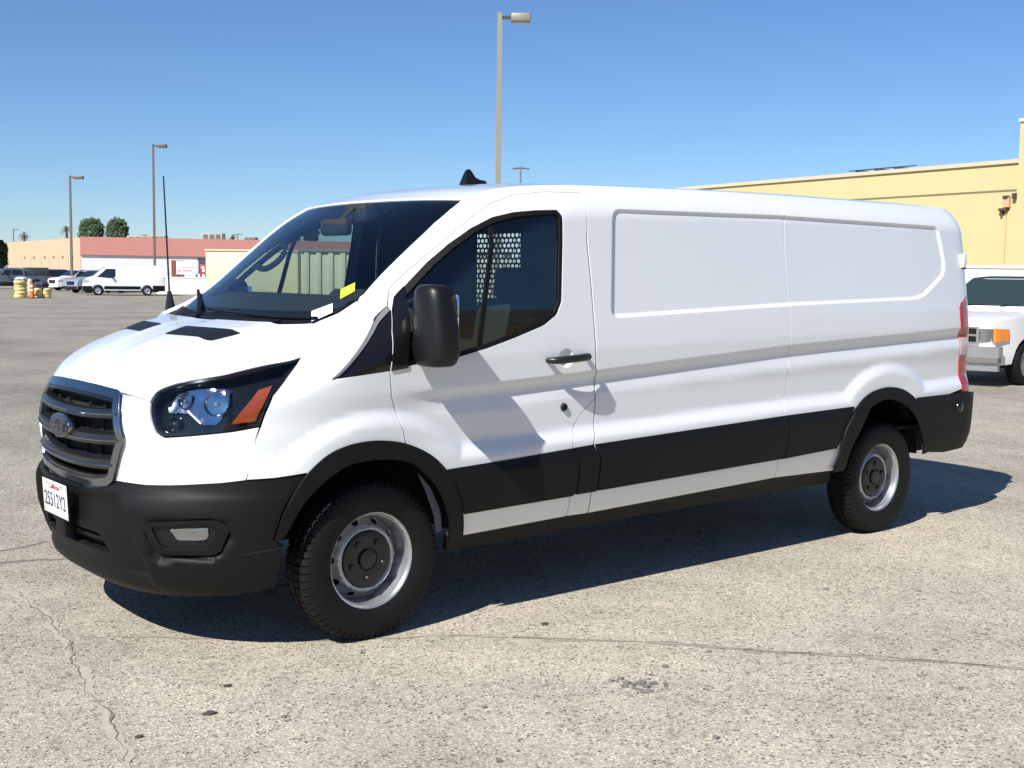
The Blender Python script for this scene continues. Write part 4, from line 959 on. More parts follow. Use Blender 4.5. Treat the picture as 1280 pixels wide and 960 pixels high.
# ------------------------------------------------------------------ other vehicles
GLS = mat('car_glass', (.012, .017, .022), .06, coat=.6)
def vehicle(name, label, cat, prof, width, wb, fa, wr, paint, glassy, trim=None, tz=.42, roofz=1.5, beltz=1.0, tumble=.16, loc=(0, 0), heading=0., group=None, detail=None, tint=GLS, lamps=None, grillz=None, rimm=STEEL, arch=.06):
    """front at x=0, body runs along +x; heading turns the nose"""
    root = thing(name, label, cat, (loc[0], loc[1], float(gz(loc[0], loc[1]))), heading, group)
    L = max(p[0] for p in prof); hw = width/2
    def fy(x, z):
        k = 1-tumble*np.clip((z-beltz)/(roofz-beltz), 0, 1.2)**1.4-.05*np.clip((.45-z)/.3, 0, 1)
        return hw*k*(1-.16*np.clip(1-x/.9, 0, 1)**2.4)*(1-.08*np.clip(1-(L-x)/.6, 0, 1)**2.2)
    out = []
    P = [np.array(p, float) for p in prof]
    bot = [P[-1]]
    for c in (fa+wb, fa):
        for k in range(13):
            a = math.pi*k/12; out.append(np.array((c+(wr+arch)*math.cos(a), wr+(wr+arch)*math.sin(a)*1.02)))
    poly = P+out
    rs = resample(poly, .09); o = np.array(rs); lo, hi = o.min(0), o.max(0); st = .11
    Gd = np.array([(a, b) for a in np.arange(lo[0], hi[0], st) for b in np.arange(lo[1], hi[1], st)]); Gd = Gd[inpoly(Gd, rs)]; Gd = Gd[pdist(Gd, rs) > .04]
    pts = [tuple(p) for p in rs]+[tuple(p) for p in Gd]
    r = delaunay_2d_cdt([Vector(p) for p in pts], [(i, (i+1) % len(rs)) for i in range(len(rs))], [], 0, 1e-7)
    v2 = np.array([tuple(v) for v in r[0]]); F = [f for f in r[2] if len(f) == 3 and inpoly(v2[list(f)].mean(0)[None], rs)[0]]
    y = fy(v2[:, 0], v2[:, 1]); n = len(v2); V = [(a, -b, c) for (a, c), b in zip(v2, y)]+[(a, b, c) for (a, c), b in zip(v2, y)]
    m = len(rs); FF = [tuple(f) for f in F]+[tuple(i+n for i in f[::-1]) for f in F]
    key = {}
    for i, v in enumerate(v2): key[(round(v[0], 5), round(v[1], 5))] = i
    ix = [key.get((round(float(p[0]), 5), round(float(p[1]), 5))) for p in rs]
    if None in ix: ix = [int(np.argmin(np.hypot(*(v2-p).T))) for p in rs]
    # across the top the sheet is slightly crowned: three strips
    Vc = []; cr = {}
    for i in ix:
        if i in cr: continue
        cr[i] = [n*2+len(Vc), n*2+len(Vc)+1]
        a, z = v2[i]; up = .035 if z > beltz-.2 else .0; fwd = -.06 if a < .25 else 0
        for k in (-.6, .6): Vc.append((a+fwd*(1-abs(k)*.6), k*y[i], z+up))
    V += Vc
    for k in range(m):
        i, j = ix[k], ix[(k+1) % m]
        if i == j: continue
        a = [i, cr[i][0], cr[i][1], i+n]; b = [j, cr[j][0], cr[j][1], j+n]
        for t in range(3): FF.append((a[t], a[t+1], b[t+1], b[t]))
    body = MB().add(V, FF).build('body', paint, root, 38)
    def side(nm, poly, mm, off=.012, par=root):
        for s in (-1, 1):
            q = resample(poly, .12); VV = [(p[0], s*(fy(p[0], p[1])+off), p[1]) for p in q]; c = np.mean(q, 0); VV.append((c[0], s*(fy(c[0], c[1])+off), c[1])); k = len(q)
            MB().add(VV, [(i, (i+1) % k, k) for i in range(k)]).build(nm, mm, par, 30)
    for w_ in glassy.get('side', []): side('side_window', [np.array(p) for p in w_], tint)
    for nm, (a, b) in glassy.get('front', {}).items():
        VV = []
        a = np.array(a, float); b = np.array(b, float); pr = np.array([p for p in prof if min(a[0], b[0])-.01 <= p[0] <= max(a[0], b[0])+.01]+[tuple(a), tuple(b)]); pr = pr[np.argsort(pr[:, 0])]; d = b-a; nn = np.array((-d[1], d[0])); nn /= np.linalg.norm(nn)
        if nn[1] < 0: nn = -nn
        for t in (.05, .5, .95):
            x_ = a[0]+d[0]*t; pfull = np.array(prof); zz_ = np.interp(x_, *(np.array(sorted([p for p in prof if p[1] > .8], key=lambda p: p[0])).T)); p = (x_, zz_)
            for k in (-.95, -.6, 0, .6, .95): VV.append((p[0]+nn[0]*.025, k*fy(p[0], p[1]), p[1]+nn[1]*.025+(.037 if abs(k) < .8 else .010)))
        MB().add(VV, [(r_*5+c, r_*5+c+1, r_*5+c+6, r_*5+c+5) for r_ in range(2) for c in range(4)]).build(nm, tint, root, 60)
    if trim:
        x0, x1 = fa+wr+arch+.02, fa+wb-wr-arch-.02; side('side_cladding', [np.array(p) for p in ((x0, tz-.12), (x1, tz-.12), (x1, tz+.1), (x0, tz+.1))], trim, .014)
        side('front_bumper', [np.array(p) for p in ((.02, .25), (fa-wr-arch-.01, .25), (fa-wr-arch+.04, tz+.1), (.0, tz+.1))], trim, .014)
        side('rear_bumper', [np.array(p) for p in ((fa+wb+wr+arch+.01, .3), (L-.01, .32), (L-.0, tz+.15), (fa+wb+wr+arch-.03, tz+.15))], trim, .014)
        MB().box((.0, 0, (tz+.34)/2), (.12, width*.78, tz-.14), .03).build('bumper_front_face', trim, root)
    for c in (fa, fa+wb):
        for s in (-1, 1):
            w0 = MB().lathe([(-.09, wr*.6), (-.11, wr*.66), (-.115, wr*.8), (-.105, wr*.93), (-.08, wr), (.08, wr), (.1, wr*.9), (.1, wr*.5)], 26).build('wheel', RUBBER, root, 35); w0.location = (c, s*(hw-.11), wr); w0.rotation_euler = (0, 0, 0 if s < 0 else math.pi)
            MB().lathe([(-.100, wr*.64), (-.085, wr*.58), (-.055, wr*.50), (-.06, wr*.34), (-.075, wr*.3), (-.08, .0005)], 20).build('rim', rimm, w0, 35)
            MB().lathe([(0, .0005), (0, wr*1.0)], 20).build('wheel_well', VOID, w0, None)
    for s in (-1, 1):
        if lamps:
            (a, b, z0, z1) = lamps; q = [(a, z0), (b, z0+.03), (b+.06, z1), (a+.05, z1-.02)]
            VV = [(p[0], s*(fy(p[0], p[1])+.012), p[1]) for p in q]; VV += [(q[0][0]-.015, s*fy(q[0][0], z0)*.68, q[0][1]), (q[3][0]-.015, s*fy(q[3][0], z1)*.68, q[3][1])]
            MB().add(VV, [(0, 1, 2, 3), (0, 3, 5, 4)]).build('headlight', mat('far_lamp', (.35, .37, .4), .1, coat=1), root, None)
        p = (fa+wb*.30, beltz+.08)
        MB().box((p[0], s*(fy(*p)+.12), p[1]), (.09, .18, .16), .02).build('door_mirror', trim or GLOSSB, root)
        q = [(L-.03, beltz-.25), (L+.005, beltz-.25), (L-.0, beltz+.1), (L-.05, beltz+.1)]
        MB().add([(a, s*(fy(a, b)+.01), b) for a, b in q], [(0, 1, 2, 3)]).build('tail_lamp', RED, root, None)
    if grillz: MB().box((-.05, 0, (grillz[0]+grillz[1])/2), (.06, width*.5, grillz[1]-grillz[0]), .015).build('grille', GLOSSB, root)
    MB().box((L/2, 0, .36), (L-.9, width*.62, .22)).build('underbody', VOID, root, None)
    return root, fy
VPROF = [(.0, .30), (-.0, .75), (.05, 1.02), (.32, 1.22), (.72, 1.34), (1.05, 1.62), (1.42, 1.93), (1.62, 2.02), (2.2, 2.08), (5.2, 2.10), (5.42, 2.02), (5.52, 1.5), (5.55, .9), (5.55, .40)]
VGL = {'side': [[(1.0, 1.30), (1.85, 1.22), (2.22, 1.32), (2.22, 1.86), (1.62, 1.86)]], 'front': {'windshield': ((.75, 1.36), (1.5, 1.97))}}
def ahead(px, py): p = gp(px, py); return p
WPAINT = mat('far_white_paint', (.76, .77, .78), .35, coat=.6)
base = gp(104, 368.8); H1 = math.radians(-23)
vehicle('parked_van', 'white cargo van with black lower trim parked side-on before the low white wall', 'van', VPROF, 2.03, 3.3, 1.02, .35, WPAINT, VGL, PLAST, .56, 2.1, 1.2, .13, base[:2], H1, detail=None, lamps=(.03, .38, .86, 1.12), grillz=(.68, 1.0))
SUVP = [(.0, .30), (-.02, .62), (.03, .92), (.25, 1.04), (1.15, 1.12), (1.45, 1.32), (1.85, 1.62), (2.2, 1.70), (3.9, 1.70), (4.4, 1.58), (4.75, 1.05), (4.82, .6), (4.8, .36)]
SUVG = {'side': [[(1.45, 1.16), (2.6, 1.16), (2.6, 1.58), (1.98, 1.58)], [(2.68, 1.16), (3.55, 1.16), (3.55, 1.58), (2.68, 1.58)], [(3.63, 1.18), (4.35, 1.2), (4.2, 1.52), (3.63, 1.57)]], 'front': {'windshield': ((1.2, 1.14), (1.9, 1.64)), 'rear_window': ((4.36, 1.56), (4.7, 1.14))}}
SILV = mat('silver_blue_paint', (.42, .47, .54), .3, .4, coat=.8)
b = gp(89, 366.2); vehicle('suv', 'silver blue sport utility vehicle parked between the white van and white wagon', 'car', SUVP, 1.9, 2.85, .95, .37, SILV, SUVG, GLOSSB, .42, 1.7, 1.1, .16, b[:2], math.radians(14), lamps=(.02, .35, .72, .9), grillz=(.6, .88), rimm=CHROME)
b = gp(66, 363.2); vehicle('suv', 'white long-roofed wagon with dark windows parked beside the silver vehicle', 'car', SUVP, 1.95, 2.85, .95, .37, WPAINT, SUVG, None, .42, 1.7, 1.1, .16, b[:2], math.radians(10), lamps=(.02, .35, .72, .9), grillz=(.6, .88))
b = gp(24, 360.5); vehicle('suv', 'dark red and black car showing above the painted tyre stacks', 'car', SUVP, 1.85, 2.85, .95, .36, mat('dark_red_paint', (.035, .015, .02), .3, coat=.8), SUVG, None, .42, 1.7, 1.1, .16, b[:2], math.radians(0), lamps=(.02, .35, .72, .9))
PUP = [(.0, .42), (-.02, .75), (.03, 1.08), (1.25, 1.16), (1.75, 1.68), (2.1, 1.80), (3.1, 1.80), (3.4, 1.70), (3.5, 1.16), (5.45, 1.16), (5.55, 1.1), (5.55, .55)]
PUG = {'side': [[(1.5, 1.2), (2.3, 1.2), (2.3, 1.66), (1.86, 1.66)], [(2.38, 1.2), (3.3, 1.2), (3.22, 1.64), (2.38, 1.66)]], 'front': {'windshield': ((1.28, 1.18), (1.8, 1.72))}}
b = gp(-24, 360.8); pk, pf = vehicle('pickup_truck', 'dark blue grey pickup truck with a raised shell at the edge of the lot', 'truck', PUP, 1.95, 3.4, 1.0, .4, mat('blue_grey_paint', (.11, .14, .18), .3, .2, coat=.8), PUG, GLOSSB, .5, 1.8, 1.12, .12, b[:2], math.radians(-8), lamps=(.02, .3, .8, 1.02), grillz=(.65, 1.02))
MB().box((4.5, 0, 1.52), (1.9, 1.66, .70), .06).build('bed_shell', mat('dark_shell', (.05, .06, .07), .4), pk)

# the compact pickup parked beside the yellow building
RPROF = [(.0, .30), (-.01, .62), (.0, .90), (.06, .97), (.5, 1.02), (1.30, 1.08), (1.62, 1.36), (1.9, 1.56), (2.2, 1.62), (2.95, 1.63), (3.15, 1.55), (3.25, 1.08), (4.75, 1.08), (4.8, 1.0), (4.8, .48)]
RGL = {'side': [[(1.62, 1.10), (2.95, 1.12), (2.9, 1.52), (2.02, 1.50), (1.75, 1.28)]], 'front': {'windshield': ((1.32, 1.09), (2.02, 1.60))}}
fw = gp(1279, 481.5); RW = 1.76
CLEARG = glass('pickup_glass', (.55, .66, .62))
rk, rfy = vehicle('pickup_truck', 'white compact pickup with amber corner lamps and chrome bumper parked by the yellow building', 'truck', RPROF, RW, 2.85, .82, .335, mat('aged_white_paint', (.80, .80, .79), .3, coat=.5), RGL, None, .4, 1.63, 1.08, .13, (fw[0]-.82, fw[1]+RW/2-.06), 0., tint=mat('pickup_dark_glass', (.025, .042, .038), .05, coat=.8))
def rfront(y, z, o=0.): return (-.085+.19*(abs(y)/(RW/2))**3.2-o, y, z)
def rquad(nm, y0, y1, z0, z1, m, o=.02, par=rk, th=.03, n=6):
    V = []; F = []
    for k in range(n+1):
        y = y0+(y1-y0)*k/n
        V += [rfront(y, z0, o), rfront(y, z1, o), rfront(y, z1, o-th), rfront(y, z0, o-th)]
    for k in range(n):
        for t in range(4): F.append((4*k+t, 4*k+(t+1) % 4, 4*k+4+(t+1) % 4, 4*k+4+t))
    F += [(0, 1, 2, 3), (4*n, 4*n+1, 4*n+2, 4*n+3)]
    return MB().add(V, F).build(nm, m, par, 30)
g0 = rquad('grille', -.565, .565, .64, .88, GLOSSB, .012); MAYB = mat('bumper_grey', (.45, .44, .43), .3, .7)
for z0, z1 in ((.86, .885), (.745, .775), (.635, .66)): rquad('grille_bar', -.565, .565, z0, z1, CHROME, .03, g0)
for s in (-1, 1):
    rquad('grille_side', s*.535, s*.57, .64, .88, CHROME, .03, g0, n=2)
    h = rquad('headlight', s*.58, s*.755, .67, .86, mat('pickup_lamp', (.30, .30, .29), .15, .7), .03)
    c_ = [(rfront(s*.76, 0, .03)[0], s*.76), (.02, s*.79), (.10, s*.815), (.30, s*.848)]; V = []
    for k, (a, b) in enumerate(c_): V += [(a, b, .665+.005*k), (a, b, .87-.006*k)]
    MB().add(V, [(2*k, 2*k+1, 2*k+3, 2*k+2) for k in range(3)]).build('corner_lamp', mat('pickup_amber', (.85, .25, .015), .15, coat=1), rk, None)
rquad('front_bumper', -.86, .86, .44, .60, MAYB, .10, th=.12, n=14); rquad('bumper_strip', -.86, .86, .36, .44, mat('bumper_brown', (.16, .14, .13), .6), .115, th=.1, n=14); rquad('valance', -.84, .84, .24, .355, MAYB, .07, th=.06, n=14)
rquad('bumper_slot', -.42, -.2, .37, .425, VOID, .118, th=.01)
a0 = np.array((1.05, -.80, 1.06)); 
a0 = np.array((.95, .62, 1.06)); MB().tube([a0, a0+[.14, 0, .34]], .012, 6).build('radio_antenna', GLOSSB, rk); MB().box(a0+[.13, 0, .34], (.05, .02, .05)).build('antenna_tip', GLOSSB, rk)
for p in (((1.40, .5, 1.13), (1.46, -.1, 1.17)), ((1.40, -.1, 1.13), (1.46, -.65, 1.18))): MB().tube([np.array(p[0])+[-.05, 0, .03], np.array(p[1])+[-.05, 0, .03]], .012, 5).build('wiper', GLOSSB, rk)

# ------------------------------------------------------------------ buildings and walls
def topz(px, py, D): return float(atdist(px, py, D)[2])
def depth_for(px, py, z): return (z-CP[2])/ray(px, py)[2]
def upto(px, py, z): return atdist(px, py, depth_for(px, py, z))
def stucco(name, col, v=.06): return mat(name, col, .9, var=v, vscale=.8, bump=.3, bscale=6)
def block(name, foot, z0, z1, m, parent, smooth=None): return MB().prism([tuple(p[:2]) for p in foot], z0, z1, 'xy').build(name, m, parent, None)
# pink and tan store
D = 150.; HB = topz(100, 297, D)
c0 = atdist(100, 297, D); cl = upto(9, 303, HB); c1 = upto(310, 301, HB); dirp = (c1-c0)[:2]/np.linalg.norm((c1-c0)[:2]); cr_ = c0[:2]+dirp*75
back = np.array((-dirp[1], dirp[0]))*1.0
if back@_f[:2] < 0: back = -back
store = thing('store_building', 'long flat store with pink upper band and tan stucco end wall behind the parked cars', 'building', (c0[0], c0[1], 0))
off = np.array((c0[0], c0[1]))
L2 = lambda p: np.array(p[:2])-off
dl = (cl[:2]-c0[:2]); 
foot = [L2(cl), L2(c0), L2(cr_), L2(cr_)+back*45, L2(cl)+back*20]
block('wall', foot, -.4, HB, stucco('tan_stucco', (.56, .43, .28)), store)
zpk = topz(100, 318.5, D)
def facade(nm, t0, t1, z0, z1, o, m, par=store, base=None, th=.15):
    a = L2(c0)+dirp*t0-back*o; b = L2(c0)+dirp*t1-back*o; return block(nm, [a, b, b+back*th, a+back*th], z0, z1, m, par)
facade('pink_band', .0, 75, zpk, HB+.12, .35, stucco('pink_stucco', (.56, .245, .205)), th=.5)
facade('white_wall', .15, 75, -.38, zpk-.02, .12, stucco('pale_wall', (.74, .73, .72)))
for t in (14, 20, 24.5): facade('window', t, t+4.2, 1.0, 2.9, .16, mat('store_window', (.10, .11, .12), .15), th=.1)
facade('brown_door', 10.8, 12.3, .0, 2.6, .17, mat('brown_door', (.25, .09, .05), .6), th=.1)
dt = dl/np.linalg.norm(dl); nl = np.array((-dt[1], dt[0])); nl = -nl if nl@_f[:2] > 0 else nl
for t in (3.5, 8.5, 13.5, 18.5, 25, 31):
    a = dt*t+nl*.05; b = dt*(t+.35)+nl*.05; block('wall_vent', [a, b, b+nl*.08, a+nl*.08], HB*.52, HB*.52+.3, mat('vent_grey', (.22, .18, .14), .7), store)
    a = dt*(t+2.5)+nl*.01; b = a+dt*.06; block('wall_joint', [a, b, b+nl*.02, a+nl*.02], 0, HB*.55, mat('joint_tan', (.40, .31, .21), .9), store)
# rooftop units
def rooftop(px0, px1, pyt, pyb, Dp, label, col):
    a = atdist(px0, pyb, Dp); b = atdist(px1, pyb, Dp); zt = topz((px0+px1)/2, pyt, Dp); u = (b-a)[:2]; wd = np.linalg.norm(u); ang = math.atan2(u[1], u[0])
    r = thing('rooftop_unit', label, 'unit', ((a[0]+b[0])/2, (a[1]+b[1])/2, HB-.02), ang); h = zt-HB
    MB().box((0, 0, h/2), (wd, 2.0, h), .05).build('casing', mat('unit_'+label[:4], col, .6, var=.2), r)
    for k in (-.3, .0, .3): MB().box((k*wd, -1.02, h*.55), (wd*.22, .04, h*.6)).build('louvre', mat('louvre', (.12, .12, .12), .6), r)
rooftop(254, 280, 291.5, 300, 165, 'grey louvred cooling unit standing on the pink store roof', (.38, .36, .33))
rooftop(307, 321, 296.5, 300.5, 165, 'low brown housing on the pink store roof', (.25, .20, .17))
rooftop(161, 190, 295, 299, 170, 'long flat tan housing on the pink store roof', (.42, .33, .26))
rooftop(191, 208, 294.3, 299, 170, 'short tan housing beside the long one on the pink store roof', (.45, .36, .29))
# low white wall, sign boards
def wallseg(name, label, cat, px0, py0, px1, py1, z, m, th=.25, cap=None):
    a = gp(px0, py0); b = gp(px1, py1); u = (b-a)[:2]; L_ = np.linalg.norm(u); ang = math.atan2(u[1], u[0]); r = thing(name, label, cat, ((a[0]+b[0])/2, (a[1]+b[1])/2, float(min(a[2], b[2]))), ang)
    MB().box((0, 0, z/2), (L_, th, z), .01).build('wall', m, r); MB().box((0, 0, z+.04), (L_+.04, th+.08, .08), .01).build('coping', cap or m, r); return r, L_
wallseg('low_wall', 'low white painted wall behind the parked white van', 'wall', 196, 367.5, 330, 369, 1.22, stucco('white_masonry', (.80, .79, .76)))
def board(name, label, px0, px1, py0, py1, D, face, parts=()):
    a = atdist(px0, py0, D); b = atdist(px1, py0, D); zt = topz(px0, py0, D); zb = topz(px0, py1, D); u = (b-a)[:2]; L_ = np.linalg.norm(u); ang = math.atan2(u[1], u[0])
    r = thing(name, label, 'sign', ((a[0]+b[0])/2, (a[1]+b[1])/2, 0), ang); MB().box((0, 0, (zt+zb)/2), (L_, .12, zt-zb), .01).build('panel', face, r)
    for k in (-.4, .4): MB().box((k*L_, .1, zt/2-.18), (.12, .08, zt+.36)).build('post', DCHROME, r)
    for (f0, f1, g0_, g1_, mm) in parts:
        MB().box(((f0+f1)/2*L_-L_/2, -.07, zb+(g0_+g1_)/2*(zt-zb)), ((f1-f0)*L_, .02, (g1_-g0_)*(zt-zb))).build('print_block', mm, r)
    return r
PINKP = mat('pink_print', (.75, .40, .42), .6); REDP = mat('red_print', (.50, .04, .05), .5)
board('sign_board', 'white board with faint pink print beside the red sign', 220.5, 248, 326, 343, 95, mat('board_white', (.78, .78, .78), .5), [(.05, .2, .2, .4, PINKP), (.26, .7, .25, .35, PINKP), (.26, .85, .5, .56, PINKP)])
board('sign_board', 'small red sign with white mark beside the white board', 250, 257.5, 330.5, 342.5, 95, REDP, [(.25, .75, .55, .8, mat('board_white', (.8, .8, .8))), (.4, .85, .2, .5, mat('board_white', (.8, .8, .8)))])
# chain fence behind
a = gp(205, 352); fr_ = thing('chain_fence', 'grey chain-link fence with posts in front of the pink store', 'fence', tuple(a), -.37)
for k in range(8): MB().tube([(k*3-12, 0, 0), (k*3-12, 0, 2.3)], .05, 6).build('post', mat('fence_grey', (.22, .22, .22), .6, .5), fr_)
for z in (.3, 2.25): MB().tube([(-12, 0, z), (9, 0, z)], .035, 6).build('rail', mat('fence_grey', (.2, .2, .2)), fr_)
mb = MB()
for k in range(140): x = -12+k*.15; mb.tube([(x, 0, .3), (x, 0, 2.25)], .010, 4, False)
tag(mb.build('mesh_wires', mat('fence_grey', (.2, .2, .2)), fr_, None), kind='stuff')
# dark bin by the wall
b = gp(213.5, 366.5); r = thing('bin', 'dark grey upright bin against the low white wall', 'bin', tuple(b)); MB().box((0, 0, .55), (.75, .6, 1.1), .08).build('tub', mat('bin_grey', (.06, .06, .07), .6), r); MB().box((0, 0, 1.14), (.8, .66, .09), .03).build('lid', mat('bin_grey', (.06, .06, .07)), r)
b = gp(221, 367.5); MBo = MB().box((0, 0, .14), (.9, .35, .28), .06).build('red_clay_block', mat('clay', (.45, .16, .08), .8)); MBo.location = tuple(b); tag(MBo, 'small red clay block lying at the foot of the white wall', 'block')
# cream storage box and ribbed container seen past and through the windshield
def ubox(name, label, cat, px0, px1, pyt, D, dep, m):
    a = atdist(px0, pyt, D); b = atdist(px1, pyt, D); z = float(a[2]); u = (b-a)[:2]; L_ = np.linalg.norm(u); ang = math.atan2(u[1], u[0]); nrm = np.array((-u[1], u[0]))/L_; nrm = -nrm if nrm@_f[:2] < 0 else nrm
    c = (a+b)[:2]/2; r = thing(name, label, cat, (c[0], c[1], 0), ang); zg = float(gz(*c)); MB().box((0, dep/2, (z+zg)/2), (L_, dep, z-zg), .02).build('body', m, r); return r, L_, z
r, L_, z = ubox('storage_box', 'plain cream storage box behind the low white wall', 'box', 257, 372, 313.5, 64, 2.4, mat('cream_paint', (.80, .68, .42), .6, var=.05))
MB().box((0, 1.2, z+.05), (L_+.1, 2.5, .10)).build('roof_edge', mat('cream_edge', (.62, .54, .36), .6), r)
r, L_, z = ubox('shipping_container', 'ribbed cream shipping container seen through the van windshield', 'container', 376, 640, 311.5, 62, 2.44, mat('container_cream', (.66, .60, .44), .6, var=.08))
for k in range(int(L_/.62)): MB().box((-L_/2+.3+k*.62, -.04, z/2), (.26, .09, z-.25), .03).build('rib', mat('container_cream', (.6, .6, .5)), r)
MB().box((0, -.06, z-.05), (L_+.02, .14, .12)).build('top_rail', mat('container_rail', (.30, .29, .22), .6), r)
r, L_, z = ubox('box_trailer', 'tall plain white box trailer beyond the ribbed container', 'trailer', 566, 720, 276, 68, 2.5, mat('trailer_white', (.74, .74, .72), .5, var=.04))
for k in range(9): MB().box((-L_/2+L_*(k+.5)/9, -.03, (z-.2)/2+.5), (.06, .06, z-1.2)).build('rib', mat('trailer_rib', (.60, .60, .58), .5), r)
MB().box((0, -.04, z-.06), (L_+.02, .1, .14)).build('top_rail', mat('trailer_rib', (.6, .6, .6)), r)
# yellow building on the right
HY = 8.2
ya = upto(1271.5, 201, HY); yb = upto(847, 236.4, HY); u = (ya-yb)[:2]; u /= np.linalg.norm(u); nb = np.array((-u[1], u[0])); nb = -nb if nb@_f[:2] < 0 else nb
ye = yb[:2]-u*18
yel = thing('yellow_building', 'tall pale yellow stucco building with flat roof behind the white van', 'building', (ya[0], ya[1], 0)); oy = ya[:2]
YS = stucco('yellow_stucco', (.56, .49, .25), .03)
block('wall', [ye-oy, np.zeros(2)+u*10, u*10+nb*30, ye-oy+nb*30], -.4, HY-.12, YS, yel)
_d = ray(1273.5, 200); _t = ((oy-nb*1.1-CP[:2])@nb)/(_d[:2]@nb); tw = float(((CP+_d*_t)[:2]-oy)@u)
block('parapet_cap', [ye-oy-nb*.12-u*.1, u*(tw+.02)-nb*.12, u*(tw+.02)+nb*.4, ye-oy+nb*.4-u*.1], HY-.12, HY+.1, stucco('cap_tan', (.62, .50, .34)), yel)
HT = float(atdist(1273, 154, depth_for(1271.5, 201, HY)-1.0)[2])
block('corner_tower', [u*tw-nb*1.1, u*12-nb*1.1, u*12+nb*6, u*tw+nb*6], -.4, HT, YS, yel)
block('tower_cap', [u*(tw-.06)-nb*1.18, u*12.05-nb*1.18, u*12.05+nb*6.05, u*(tw-.06)+nb*6.05], HT+.002, HT+.2, stucco('cap_tan', (.62, .50, .34)), yel)
def onwall(px, py):   # a point on the yellow wall plane
    d = ray(px, py); t = ((oy-CP[:2])@nb)/(d[:2]@nb); return CP+d*t
p0, p1 = onwall(1043, 251), onwall(1271, 237.5); e0 = p0[:2]-u*30
block('joint_line', [e0-oy-nb*.02, p1[:2]-oy-nb*.02, p1[:2]-oy+nb*.02, e0-oy+nb*.02], p1[2]-.05, p1[2]+.05, mat('joint_dark', (.20, .16, .09), .8), yel)
for px, py, w_, h_ in ((1259.7, 246.5, .32, .16), (1270, 245, .2, .3), (1256, 262, .5, .14), (1254, 265, .12, .25)):
    c = onwall(px, py); a = c[:2]-oy; block('wall_bracket', [a-u*w_/2-nb*.25, a+u*w_/2-nb*.25, a+u*w_/2+nb*.01, a-u*w_/2+nb*.01], c[2]-h_/2, c[2]+h_/2, mat('rust', (.09, .05, .03), .8), yel)
c = onwall(1260, 253); a = c[:2]-oy; block('bracket_box', [a-u*.2-nb*.2, a+u*.2-nb*.2, a+u*.2+nb*.01, a-u*.2+nb*.01], c[2]-.28, c[2]+.28, mat('box_tan', (.60, .38, .24), .7), yel)
c = onwall(1258.5, 262); a = c[:2]-oy-nb*.05; MB().tube([(a[0], a[1], c[2]), (a[0], a[1], -.3)], .035, 6).build('conduit', mat('conduit', (.60, .46, .22), .7), yel)
q0, q1 = upto(1046, 216, HY+.2), upto(1106, 212.5, HY+.2)
q0 = upto(1046, 219, HY); q1 = upto(1106, 214, HY); v_ = (q1-q0)[:2]; o = thing('solar_rack', 'dark low panel rack lying on the yellow building roof', 'rack', ((q0[0]+q1[0])/2+nb[0]*2, (q0[1]+q1[1])/2+nb[1]*2, HY), math.atan2(v_[1], v_[0]))
for k in range(5): t = MB().box((0, 0, 0), (np.linalg.norm(v_)/5.2, 1.8, .06)).build('panel', mat('rack_dark', (.03, .03, .035), .3), o); t.location = ((k-2)*np.linalg.norm(v_)/5, 0, .42); t.rotation_euler = (.12, 0, 0)
for k in (-2, 0, 2): MB().box((k*np.linalg.norm(v_)/5, 0, .19), (.08, 1.4, .38)).build('leg', DCHROME, o)
wr_, _L = wallseg('boundary_wall', 'white painted boundary wall between the pickup and the yellow building', 'wall', 1100, 419, 1560, 436, 1.86, stucco('white_masonry', (.8, .79, .76)))
# tan hall that stands behind the camera (its reflection shows in the driver's window)
tan = thing('tan_hall', 'low tan hall facing the van, seen only as a reflection in its door window', 'building', (25, -40, 0))
MB().box((0, 0, 3.6), (110, 14, 8.0)).build('wall', stucco('hall_tan', (.72, .54, .27)), tan, None); MB().box((0, 0, 7.7), (110.4, 14.4, .2)).build('parapet_cap', stucco('cap_tan', (.6, .5, .3)), tan, None)
for k in range(9): MB().box((-44+k*11, 7.03, 1.2), (4, .1, 3.2)).build('roller_door', mat('roller_grey', (.25, .24, .22), .6), tan, None)

# ------------------------------------------------------------------ lamp posts
def lamp(label, px, pyt, D, col, hl, arms=(1,), w0=.16, head=(.75, .34, .26)):
    c = atdist(px, pyt, D); zt = float(c[2]); r = thing('lamp_post', label, 'lamp', (c[0], c[1], 0), -YAW, 'lamp posts in the car park'); m = mat('pole_'+hl, col, .55, .3, var=.1)
    V = []; F = []
    zg = float(gz(c[0], c[1]))
    for z, k in ((zg, 1), (zt, .8)):
        for sx, sy in ((-1, -1), (1, -1), (1, 1), (-1, 1)): V.append((sx*w0*k/2, sy*w0*k/2, z))
    MB().add(V, [(0, 1, 5, 4), (1, 2, 6, 5), (2, 3, 7, 6), (3, 0, 4, 7), (4, 5, 6, 7)]).build('pole', m, r, None)
    MB().box((0, 0, zg+.35), (.55, .55, .7), .03).build('concrete_base', mat('concrete', (.42, .4, .37), .9, var=.1), r)
    for s in arms:
        MB().box((s*.22, 0, zt-.13), (.36, .07, .09)).build('arm', mat('arm_dark', (.06, .05, .045), .6), r)
        hd = MB().box((s*(.32+head[0]/2), 0, zt-.14), (head[0], head[1], head[2]), .04).build('lamp_head', m, r)
        MB().box((s*(.32+head[0]/2), 0, zt-.14-head[2]/2-.012), (head[0]*.8, head[1]*.8, .03), .008).build('lens', mat('lamp_lens', (.35, .34, .30), .2), hd)
    return r
lamp('tall pale tan lamp post with box head rising behind the van roof', 625, 16, 35, (.30, .275, .205), 'tan', head=(.56, .34, .24), w0=.17)
lamp('dark brown lamp post standing behind the parked white van', 191.3, 180, 94, (.16, .11, .095), 'brown')
